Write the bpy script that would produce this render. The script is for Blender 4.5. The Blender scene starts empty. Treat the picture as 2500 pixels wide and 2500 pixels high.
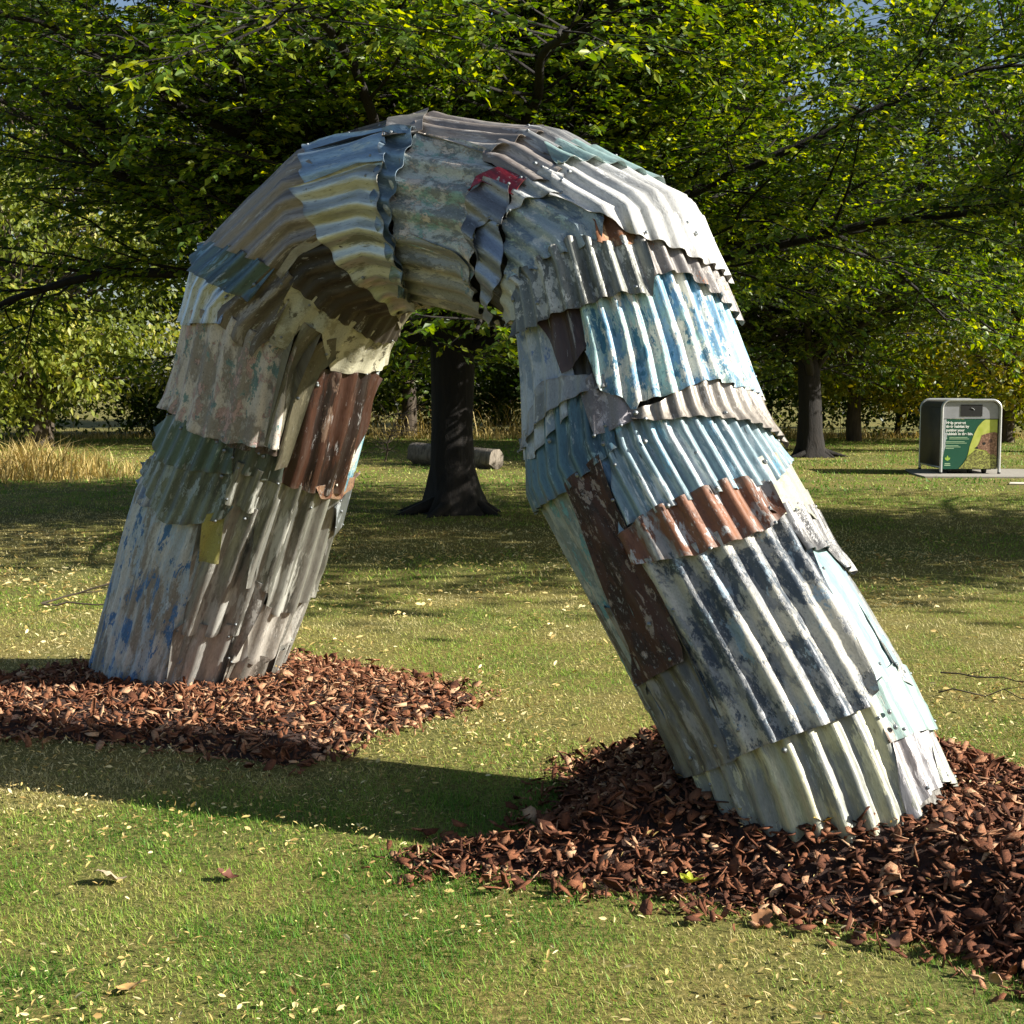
import bpy, math, random
import numpy as np
from mathutils import Vector, Matrix, Quaternion

# ------------------------------------------------------------------ camera, sky, sun, exposure
scene = bpy.context.scene
cam_data = bpy.data.cameras.new('camera'); cam = bpy.data.objects.new('camera', cam_data)
scene.collection.objects.link(cam); scene.camera = cam
cam.location = (0, 0, 1.6)
cam.rotation_euler = (math.radians(90 - 5.186), 0, 0)
cam_data.sensor_width = 36; cam_data.lens = 48.45
cam_data.clip_start = 0.1; cam_data.clip_end = 2000
SUN_EL, SUN_AZ = math.radians(31), math.radians(-13)          # azimuth from +X towards +Y
sun_vec = Vector((math.cos(SUN_EL)*math.cos(SUN_AZ), math.cos(SUN_EL)*math.sin(SUN_AZ), math.sin(SUN_EL)))
world = bpy.data.worlds.new('World'); scene.world = world; world.use_nodes = True
wn = world.node_tree.nodes; wl = world.node_tree.links
sky = wn.new('ShaderNodeTexSky'); sky.sky_type = 'NISHITA'; sky.sun_disc = False
sky.sun_elevation = SUN_EL; sky.sun_rotation = math.pi/2 - SUN_AZ
sky.air_density = 1.0; sky.dust_density = 1.5; sky.ozone_density = 1.0
wl.new(sky.outputs[0], wn['Background'].inputs[0]); wn['Background'].inputs[1].default_value = 0.055
sd = bpy.data.lights.new('sun', 'SUN'); sd.energy = 5.0; sd.angle = math.radians(0.55); sd.color = (1.0, 0.95, 0.86)
so = bpy.data.objects.new('sun', sd); scene.collection.objects.link(so)
so.rotation_euler = (-sun_vec).to_track_quat('-Z', 'Y').to_euler()
scene.view_settings.view_transform = 'Standard'; scene.view_settings.look = 'None'
scene.view_settings.exposure = 1.15; scene.view_settings.gamma = 1.0
scene.view_settings.use_curve_mapping = False
scene.render.engine = 'CYCLES'
scene.cycles.use_denoising = True
scene.cycles.max_bounces = 8; scene.cycles.diffuse_bounces = 3; scene.cycles.transmission_bounces = 4
scene.cycles.sample_clamp_indirect = 8

# ------------------------------------------------------------------ helpers
COL = scene.collection
rng = np.random.default_rng(11)
random.seed(5)

def hexc(h):
    c = [int(h[i:i+2], 16)/255 for i in (0, 2, 4)]
    return tuple((x/12.92 if x <= .04045 else ((x+.055)/1.055)**2.4) for x in c) + (1,)

def tag(o, label=None, cat=None, group=None, kind=None):
    if label: o['label'] = label
    if cat: o['category'] = cat
    if group: o['group'] = group
    if kind: o['kind'] = kind
    return o

def link(name, me, parent=None, mat=None, loc=None):
    o = bpy.data.objects.new(name, me); COL.objects.link(o)
    if mat is not None and len(me.materials) == 0: me.materials.append(mat)
    if parent: o.parent = parent
    if loc is not None: o.location = loc
    return o

def empty(name, loc, rz=0):
    o = bpy.data.objects.new(name, None); COL.objects.link(o); o.location = loc; o.rotation_euler = (0, 0, rz)
    o.empty_display_size = .2
    return o

def np_mesh(name, v, faces, smooth=False, attrs=None, uv=None, sharp=None):
    """v (n,3); faces: (m,k) array or list of such arrays"""
    me = bpy.data.meshes.new(name)
    if not isinstance(faces, (list, tuple)): faces = [faces]
    faces = [np.asarray(f, np.int32) for f in faces if len(f)]
    v = np.asarray(v, np.float32)
    me.vertices.add(len(v)); me.vertices.foreach_set('co', v.ravel())
    idx = np.concatenate([f.ravel() for f in faces]); cnt = np.concatenate([np.full(len(f), f.shape[1], np.int32) for f in faces])
    me.loops.add(len(idx)); me.loops.foreach_set('vertex_index', idx)
    me.polygons.add(len(cnt)); me.polygons.foreach_set('loop_start', np.concatenate([[0], np.cumsum(cnt)[:-1]]).astype(np.int32))
    if smooth: me.polygons.foreach_set('use_smooth', np.ones(len(cnt), bool))
    if uv is not None:
        l = me.uv_layers.new(name='UVMap'); l.data.foreach_set('uv', np.asarray(uv, np.float32)[idx].ravel())
    for k, a in (attrs or {}).items():
        at = me.attributes.new(k, 'FLOAT', 'POINT'); at.data.foreach_set('value', np.asarray(a, np.float32))
    me.update(calc_edges=True); me.validate()
    if sharp: me.set_sharp_from_angle(angle=sharp)
    return me

class MB:
    def __init__(s): s.v = []; s.f4 = []; s.f3 = []; s.n = 0; s.fn = []
    def add(s, v, f):
        b = s.n; s.v.append(np.asarray(v, float)); s.n += len(v)
        f = np.asarray(f, int)+b
        (s.f4 if f.shape[1] == 4 else s.f3).append(f)
    def box(s, x0, x1, y0, y1, z0, z1):
        v = [(x, y, z) for z in (z0, z1) for y in (y0, y1) for x in (x0, x1)]
        s.add(v, [(0, 2, 3, 1), (4, 5, 7, 6), (0, 1, 5, 4), (2, 6, 7, 3), (0, 4, 6, 2), (1, 3, 7, 5)])
    def tube(s, pts, rad, k=6, cap=True):
        pts = np.asarray(pts, float); n = len(pts); rad = np.broadcast_to(np.asarray(rad, float), (n,))
        t = np.gradient(pts, axis=0); t /= np.linalg.norm(t, axis=1)[:, None]+1e-9
        ref = np.where(np.abs(t[:, 2:3]) > .9, np.array([[1., 0, 0]]), np.array([[0, 0, 1.]]))
        if np.abs(t[:, 2]).max() > .9 and np.abs(t[:, 2]).min() < .9: ref = np.tile(np.array([[.83, .55, .05]]), (n, 1))
        a = np.cross(t, ref); a /= np.linalg.norm(a, axis=1)[:, None]+1e-9; b = np.cross(t, a)
        th = np.linspace(0, 2*np.pi, k, endpoint=False)
        v = pts[:, None]+rad[:, None, None]*(np.cos(th)[None, :, None]*a[:, None]+np.sin(th)[None, :, None]*b[:, None])
        i = np.arange(n-1)[:, None]*k; j = np.arange(k)[None]; j2 = (j+1) % k
        f = np.stack([i+j, i+j2, i+k+j2, i+k+j], -1).reshape(-1, 4)
        s.add(v.reshape(-1, 3), f)
        if cap:
            b0 = s.n; s.add(np.vstack([pts[0], v[0]]), np.array([(0, 1+(q+1) % k, 1+q) for q in range(k)]))
            s.add(np.vstack([pts[-1], v[-1]]), np.array([(0, 1+q, 1+(q+1) % k) for q in range(k)]))
    def mesh(s, name, smooth=False, sharp=None):
        fs = []
        if s.f4: fs.append(np.concatenate(s.f4))
        if s.f3: fs.append(np.concatenate(s.f3))
        return np_mesh(name, np.concatenate(s.v), fs, smooth, sharp=sharp)

def vnoise(x, y, seed=0):
    """smooth value noise 0..1"""
    r = np.random.default_rng(seed).random((64, 64))
    xi = np.floor(x).astype(int); yi = np.floor(y).astype(int); fx = x-xi; fy = y-yi
    fx = fx*fx*(3-2*fx); fy = fy*fy*(3-2*fy); g = lambda a, b: r[a % 64, b % 64]
    return (g(xi, yi)*(1-fx)+g(xi+1, yi)*fx)*(1-fy)+(g(xi, yi+1)*(1-fx)+g(xi+1, yi+1)*fx)*fy
def fnoise(x, y, seed=0, o=3):
    s = 0; a = .5; n = 0
    for k in range(o): s = s+a*vnoise(x*2**k+7.3*k, y*2**k+3.1*k, seed+k); n += a; a *= .55
    return s/n

def new_mat(name):
    m = bpy.data.materials.new(name); m.use_nodes = True
    nt = m.node_tree; b = nt.nodes['Principled BSDF']
    return m, nt, b
def node(nt, t, **kw):
    n = nt.nodes.new(t)
    for k, v in kw.items(): setattr(n, k, v)
    return n
def ramp(nt, fac, stops):
    r = node(nt, 'ShaderNodeValToRGB'); e = r.color_ramp.elements
    e[0].position, e[0].color = stops[0]; e[1].position, e[1].color = stops[-1]
    for p, c in stops[1:-1]: x = e.new(p); x.color = c
    nt.links.new(fac, r.inputs[0]); return r.outputs[0]
def mixc(nt, fac, a, b, mode='MIX'):
    m = node(nt, 'ShaderNodeMix', data_type='RGBA', blend_type=mode)
    for s, x in ((0, fac), (6, a), (7, b)):
        if isinstance(x, (int, float)): m.inputs[s].default_value = x
        elif isinstance(x, tuple): m.inputs[s].default_value = x
        else: nt.links.new(x, m.inputs[s])
    return m.outputs[2]
def noise(nt, vec, scale, detail=4, rough=.55, dist=0):
    n = node(nt, 'ShaderNodeTexNoise'); n.inputs['Scale'].default_value = scale; n.inputs['Detail'].default_value = detail
    n.inputs['Roughness'].default_value = rough; n.inputs['Distortion'].default_value = dist
    if vec is not None: nt.links.new(vec, n.inputs['Vector'])
    return n.outputs['Fac']
def mrange(nt, x, a, b, c=0., d=1.):
    n = node(nt, 'ShaderNodeMapRange'); nt.links.new(x, n.inputs[0])
    for i, q in enumerate((a, b, c, d)): n.inputs[1+i].default_value = q
    return n.outputs[0]
def mathn(nt, op, a, b=None):
    n = node(nt, 'ShaderNodeMath', operation=op)
    for i, x in enumerate((a, b)):
        if x is None: continue
        if isinstance(x, (int, float)): n.inputs[i].default_value = x
        else: nt.links.new(x, n.inputs[i])
    return n.outputs[0]
def bump(nt, b, h, strength=.3, dist=.01):
    n = node(nt, 'ShaderNodeBump'); n.inputs['Strength'].default_value = strength; n.inputs['Distance'].default_value = dist
    nt.links.new(h, n.inputs['Height']); nt.links.new(n.outputs[0], b.inputs['Normal'])

def simple_mat(name, hx, rough=.6, metal=0., var=.15, scale=20.):
    m, nt, b = new_mat(name); tc = node(nt, 'ShaderNodeTexCoord')
    n = noise(nt, tc.outputs['Object'], scale, 5, .6); c = hexc(hx)
    lo = tuple(x*(1-var) for x in c[:3])+(1,); hi = tuple(min(1, x*(1+var)) for x in c[:3])+(1,)
    nt.links.new(ramp(nt, n, [(.3, lo), (.7, hi)]), b.inputs['Base Color'])
    b.inputs['Roughness'].default_value = rough; b.inputs['Metallic'].default_value = metal
    return m

# ------------------------------------------------------------------ beds and ground
LBED = [(-3.9, 6.7), (-3.26, 7.15), (-2.66, 7.51), (-2.45, 7.8), (-1.99, 8.16), (-1.34, 8.08), (-0.79, 7.65), (-0.39, 7.34), (-0.17, 7.06), (-0.3, 6.67), (-0.61, 6.31), (-0.8, 5.89), (-0.96, 5.72), (-1.31, 5.89), (-1.71, 6.1), (-2.34, 6.19), (-2.96, 6.21), (-3.7, 6.3)]
RBED = [(0.28, 5.68), (0.38, 5.86), (0.66, 5.93), (1.26, 6.02), (1.71, 5.93), (1.96, 5.56), (2.1, 5.3), (2.33, 4.79), (2.3, 3.9), (1.75, 3.25), (1.38, 3.58), (1.26, 3.79), (1.0, 3.97), (0.78, 4.08), (0.39, 4.25), (0.06, 4.36), (-0.29, 4.44), (-0.32, 4.54), (-0.2, 4.66), (0.03, 4.73), (0.15, 5.03), (0.23, 5.37)]
def poly_sd(x, y, poly):
    """signed distance, positive inside"""
    p = np.array(poly, float); q = np.roll(p, -1, 0); x = np.asarray(x, float); y = np.asarray(y, float)
    d = np.full(x.shape, 1e9); ins = np.zeros(x.shape, bool)
    for (ax, ay), (bx, by) in zip(p, q):
        ex, ey = bx-ax, by-ay; t = np.clip(((x-ax)*ex+(y-ay)*ey)/(ex*ex+ey*ey), 0, 1)
        d = np.minimum(d, np.hypot(x-ax-t*ex, y-ay-t*ey))
        c = ((ay > y) != (by > y)) & (x < (bx-ax)*(y-ay)/(by-ay+1e-12)+ax); ins ^= c
    return np.where(ins, d, -d)
def bed_h(x, y, poly, top):
    d = poly_sd(x, y, poly)+.09*(fnoise(x*6, y*6, 3)-.5)
    s = np.clip(d/.45, 0, 1); s = s*s*(3-2*s)
    e = np.clip(d/.05, 0, 1)
    return e*.016+s*top+.016*(fnoise(x*9, y*9, 8)-.5)*e
def hill(x, y): return .02*(fnoise(x*.35, y*.35, 21)-.5)*np.clip(y/8, 0, 1)

def ground_mat():
    m, nt, b = new_mat('lawn_soil'); tc = node(nt, 'ShaderNodeTexCoord').outputs['Object']
    big = noise(nt, tc, .45, 4, .6); fine = noise(nt, tc, 38, 6, .7); mid = noise(nt, tc, 4.5, 5, .65)
    g = ramp(nt, fine, [(.3, hexc('2f351a')), (.5, hexc('5c6030')), (.72, hexc('8d8650'))])
    y = ramp(nt, fine, [(.3, hexc('3f3a20')), (.55, hexc('7f7440')), (.75, hexc('b0a068'))])
    f = mathn(nt, 'ADD', mathn(nt, 'MULTIPLY', big, .65), mathn(nt, 'MULTIPLY', mid, .35))
    nt.links.new(mixc(nt, mrange(nt, f, .42, .58), g, y), b.inputs['Base Color'])
    b.inputs['Roughness'].default_value = .9; b.inputs['Specular IOR Level'].default_value = .15
    bump(nt, b, fine, .6, .02); return m
def make_ground():
    ys = np.concatenate([np.linspace(-6, 2, 5), np.linspace(2.6, 12, 64), np.linspace(12.5, 60, 70), np.array([80, 130, 260, 520, 900.])])
    xs = np.concatenate([[-600, -200, -80], np.linspace(-40, -6, 30), np.linspace(-5.6, 5.6, 70), np.linspace(6, 40, 30), [80, 200, 600]])
    X, Y = np.meshgrid(xs, ys); Z = hill(X, Y)*(np.abs(X) < 41)*(Y < 61)
    n, m = X.shape; i = np.arange(n-1)[:, None]*m; j = np.arange(m-1)[None]
    f = np.stack([i+j, i+j+1, i+m+j+1, i+m+j], -1).reshape(-1, 4)
    o = link('lawn', np_mesh('lawn', np.stack([X, Y, Z], -1).reshape(-1, 3), f, True), None, ground_mat())
    tag(o, 'patchy green and straw coloured lawn', kind='structure')
make_ground()

# paved strip and pad by the litter bin
def slab(name, pts, z, hx, label):
    n = len(pts); v = [(x, y, z) for x, y in pts]+[(x, y, -.05) for x, y in pts]
    me = bpy.data.meshes.new(name); me.from_pydata(v, [], [tuple(range(n))]+[(k, k+n, (k+1) % n+n, (k+1) % n) for k in range(n)])
    o = link(name, me, None, simple_mat(name, hx, .9, 0, .18, 14)); tag(o, label, kind='structure'); return o
slab('paved_pad', [(7.3, 24.3), (9.0, 24.2), (13, 24.1), (22, 24.0), (22, 25.6), (13, 25.9), (9.4, 26.6), (7.6, 26.6), (7.35, 25.2)], .025, '8f8a80', 'grey tarmac pad under the litter bin')
slab('path', [(8.15, 22.55), (9, 22.35), (12, 21.9), (22, 20.8), (22, 22.1), (12, 22.6), (9, 22.85), (8.3, 22.9)], .022, 'c9c2b4', 'pale paved path at the right edge')

# ------------------------------------------------------------------ the arch: a swept tube of rings
A0 = np.array([1.085, 4.74]); B0 = np.array([-1.75, 7.45])
TT = (B0-A0)/np.linalg.norm(B0-A0); NN = np.array([-TT[1], TT[0]])
if NN[1] > 0: NN = -NN
N3 = np.array([NN[0], NN[1], 0.])
ST = np.array([[4.24, -0.351, 0.493, -0.872, -0.49], [4.103, -0.107, 0.493, -0.872, -0.49], [3.963, 0.141, 0.503, -0.869, -0.495], [3.823, 0.39, 0.512, -0.866, -0.5], [3.684, 0.639, 0.522, -0.863, -0.504], [3.544, 0.887, 0.532, -0.861, -0.509], [3.362, 1.179, 0.512, -0.876, -0.48], [3.18, 1.472, 0.492, -0.892, -0.451], [3.073, 1.74, 0.501, -0.831, -0.545], [2.966, 2.009, 0.51, -0.769, -0.639], [2.717, 2.166, 0.474, -0.545, -0.793], [2.469, 2.323, 0.439, -0.321, -0.947], [2.234, 2.344, 0.427, -0.131, -0.973], [1.998, 2.366, 0.415, 0.059, -0.998], [1.696, 2.302, 0.415, 0.203, -0.968], [1.394, 2.238, 0.416, 0.346, -0.938], [1.193, 2.128, 0.425, 0.555, -0.792], [0.992, 2.019, 0.434, 0.763, -0.647], [0.877, 1.688, 0.444, 0.961, -0.275], [0.796, 1.331, 0.485, 0.912, -0.409], [0.603, 1.061, 0.469, 0.853, -0.508], [0.409, 0.791, 0.453, 0.795, -0.607], [0.348, 0.715, 0.449, 0.815, -0.569], [0.288, 0.639, 0.446, 0.836, -0.531], [0.228, 0.562, 0.444, 0.856, -0.492], [0.171, 0.483, 0.442, 0.876, -0.453], [0.116, 0.401, 0.441, 0.895, -0.415], [0.065, 0.316, 0.441, 0.912, -0.38], [0.019, 0.226, 0.443, 0.926, -0.351], [-0.023, 0.133, 0.445, 0.935, -0.334], [-0.063, 0.037, 0.448, 0.939, -0.33], [-0.1, -0.062, 0.451, 0.939, -0.338], [-0.136, -0.161, 0.453, 0.936, -0.352]])
NST = len(ST)
CEN = np.stack([A0[0]+TT[0]*ST[:, 0], A0[1]+TT[1]*ST[:, 0], ST[:, 1]], 1)
OUT = np.stack([TT[0]*ST[:, 3], TT[1]*ST[:, 3], ST[:, 4]], 1)
SLEN = np.concatenate([[0], np.cumsum(np.linalg.norm(np.diff(CEN, axis=0), axis=1))])
def surf(S, ph, off):
    S = np.clip(np.asarray(S, float), 0, NST-1.0001); i = S.astype(int); f = (S-i)[..., None]; ph = np.asarray(ph)[..., None]; off = np.asarray(off)[..., None]
    def ring(i): return CEN[i]+(ST[i, 2][..., None]+off)*(np.cos(ph)*N3+np.sin(ph)*OUT[i])
    return ring(i)*(1-f)+ring(i+1)*f
STEP = .0047
def skin(S): return -.006-STEP*np.interp(S, [0, 4, 6.5, 9, 11, 14, 16.5, 18, 20, 22, 25], [1.5, 2.5, 5, 8, 9.5, 10, 10, 8, 6, 5, 4])
ARCH_BASE = Vector(((A0[0]+B0[0])/2, (A0[1]+B0[1])/2, 0))

def sheet_group():
    g = bpy.data.node_groups.new('weathered_sheet', 'ShaderNodeTree'); I = g.interface
    def sock(n, t, d):
        s = I.new_socket(n, in_out='INPUT', socket_type=t); s.default_value = d
    for n in ('Base', 'C1', 'C2', 'C3'): sock(n, 'NodeSocketColor', (.5, .5, .5, 1))
    for n, d in (('T1', .5), ('T2', .6), ('T3', .65), ('Scale', 6), ('Stretch', .45), ('Seed', 0), ('Metal', .3), ('Rough', .5), ('Relief', .3)): sock(n, 'NodeSocketFloat', d)
    I.new_socket('BSDF', in_out='OUTPUT', socket_type='NodeSocketShader')
    gi = node(g, 'NodeGroupInput'); go = node(g, 'NodeGroupOutput'); L = g.links.new
    tc = node(g, 'ShaderNodeTexCoord'); sep = node(g, 'ShaderNodeSeparateXYZ'); L(tc.outputs['UV'], sep.inputs[0])
    comb = node(g, 'ShaderNodeCombineXYZ'); L(sep.outputs[0], comb.inputs[0]); L(mathn(g, 'MULTIPLY', sep.outputs[1], gi.outputs['Stretch']), comb.inputs[1]); L(gi.outputs['Seed'], comb.inputs[2])
    def nz(mult, detail, rough, dist, off):
        n = node(g, 'ShaderNodeTexNoise'); n.noise_dimensions = '4D'; n.inputs['Detail'].default_value = detail; n.inputs['Roughness'].default_value = rough; n.inputs['Distortion'].default_value = dist
        n.inputs['W'].default_value = off
        L(comb.outputs[0], n.inputs['Vector']); L(mathn(g, 'MULTIPLY', gi.outputs['Scale'], mult), n.inputs['Scale']); return n.outputs['Fac']
    def thr(x, t, w):
        d = mathn(g, 'SUBTRACT', x, t); return mrange(g, d, -w, w)
    fine = nz(22, 4, .7, 0, 3.); spk = mathn(g, 'MULTIPLY', mathn(g, 'SUBTRACT', fine, .5), .16); spk2 = mathn(g, 'MULTIPLY', mathn(g, 'SUBTRACT', nz(7, 5, .7, .2, 21.), .5), .22)
    rag = mathn(g, 'ADD', spk, spk2)
    n1 = mathn(g, 'ADD', nz(1, 7, .62, .3, 1.), rag); n2 = mathn(g, 'ADD', nz(1.6, 8, .66, .4, 5.), rag); n3 = mathn(g, 'SUBTRACT', nz(2.2, 8, .7, .3, 9.), rag)
    m1 = thr(n1, gi.outputs['T1'], .022); m2 = thr(n2, gi.outputs['T2'], .014); m3 = thr(n3, gi.outputs['T3'], .014)
    c = mixc(g, m1, gi.outputs['Base'], gi.outputs['C1']); c = mixc(g, m2, c, gi.outputs['C2']); c = mixc(g, m3, c, gi.outputs['C3'])
    c = mixc(g, 1., c, ramp(g, fine, [(.25, (.6, .59, .57, 1)), (.52, (1, 1, 1, 1)), (.8, (1.15, 1.15, 1.15, 1))]), 'MULTIPLY')
    # run-off streaks along the ribs
    sc = node(g, 'ShaderNodeCombineXYZ'); L(mathn(g, 'MULTIPLY', sep.outputs[0], 34), sc.inputs[0]); L(mathn(g, 'MULTIPLY', sep.outputs[1], 2.2), sc.inputs[1]); L(gi.outputs['Seed'], sc.inputs[2])
    st = noise(g, sc.outputs[0], 1., 4, .6)
    c = mixc(g, mrange(g, st, .52, .72, 0, .45), c, mixc(g, .5, c, (.105, .10, .092, 1)))
    # small pale chips and scratches along the sheet
    chipm = mathn(g, 'ADD', nz(6, 6, .75, .3, 51.), mathn(g, 'MULTIPLY', mathn(g, 'SUBTRACT', n1, .5), .35)); c = mixc(g, mrange(g, chipm, .60, .63, 0, .5), c, mixc(g, .6, c, (.72, .73, .72, 1)))
    c = mixc(g, mrange(g, nz(14, 5, .75, .2, 61.), .61, .64, 0, .45), c, mixc(g, .6, c, (.12, .11, .10, 1)))
    # pits and dark flecks
    pit = nz(9, 3, .6, .3, 13.); c = mixc(g, mrange(g, pit, .68, .72, 0, .8), c, (.07, .055, .045, 1))
    # bare metal worn through on the rib crests, rust and grime along the cut edges
    rd = node(g, 'ShaderNodeAttribute', attribute_name='ridge').outputs['Fac']; ed = node(g, 'ShaderNodeAttribute', attribute_name='edge').outputs['Fac']
    wear = mrange(g, mathn(g, 'ADD', rd, mathn(g, 'MULTIPLY', mathn(g, 'SUBTRACT', nz(3, 7, .7, .2, 31.), .62), 5.)), .75, 1.05, 0, .6)
    c = mixc(g, wear, c, mixc(g, 1., c, (1.7, 1.7, 1.66, 1), 'MULTIPLY'))
    em = mrange(g, mathn(g, 'ADD', ed, mathn(g, 'MULTIPLY', mathn(g, 'SUBTRACT', nz(2.6, 6, .7, .2, 37.), .55), 2.6)), .62, .95, 0, .7)
    c = mixc(g, em, c, mixc(g, .62, c, (.115, .09, .072, 1)))
    pb = node(g, 'ShaderNodeBsdfPrincipled'); L(c, pb.inputs['Base Color'])
    L(mathn(g, 'MULTIPLY', gi.outputs['Metal'], mathn(g, 'SUBTRACT', 1., mathn(g, 'MULTIPLY', m2, .8))), pb.inputs['Metallic'])
    L(mathn(g, 'ADD', gi.outputs['Rough'], mrange(g, fine, .3, .7, -.08, .12)), pb.inputs['Roughness'])
    hgt = mathn(g, 'ADD', mathn(g, 'ADD', mathn(g, 'MULTIPLY', m1, .5), mathn(g, 'MULTIPLY', m2, .6)), mathn(g, 'MULTIPLY', fine, .35))
    bp = node(g, 'ShaderNodeBump'); bp.inputs['Distance'].default_value = .004; L(gi.outputs['Relief'], bp.inputs['Strength']); L(hgt, bp.inputs['Height']); L(bp.outputs[0], pb.inputs['Normal'])
    L(pb.outputs[0], go.inputs[0]); return g
SHEET_GROUP = sheet_group()
SEEDN = [0]
def sheet_mat(spec):
    cols, am, scale, stretch, metal, rough, relief = spec
    m = bpy.data.materials.new('sheet_metal'); m.use_nodes = True; nt = m.node_tree; nt.nodes.remove(nt.nodes['Principled BSDF'])
    g = node(nt, 'ShaderNodeGroup'); g.node_tree = SHEET_GROUP
    cs = cols.split()
    while len(cs) < 4: cs.append(cs[-1])
    for k, c in zip(('Base', 'C1', 'C2', 'C3'), cs): g.inputs[k].default_value = hexc(c)
    am = list(am)+[0]*(3-len(am))
    for k, a in zip(('T1', 'T2', 'T3'), am): g.inputs[k].default_value = .5+.30*(.5-a) if a > 0 else 2.
    SEEDN[0] += 1.37
    for k, x in (('Scale', scale*1.5), ('Stretch', stretch*.85), ('Seed', SEEDN[0]), ('Metal', metal), ('Rough', rough), ('Relief', relief)): g.inputs[k].default_value = x
    nt.links.new(g.outputs[0], nt.nodes['Material Output'].inputs[0]); return m

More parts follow.
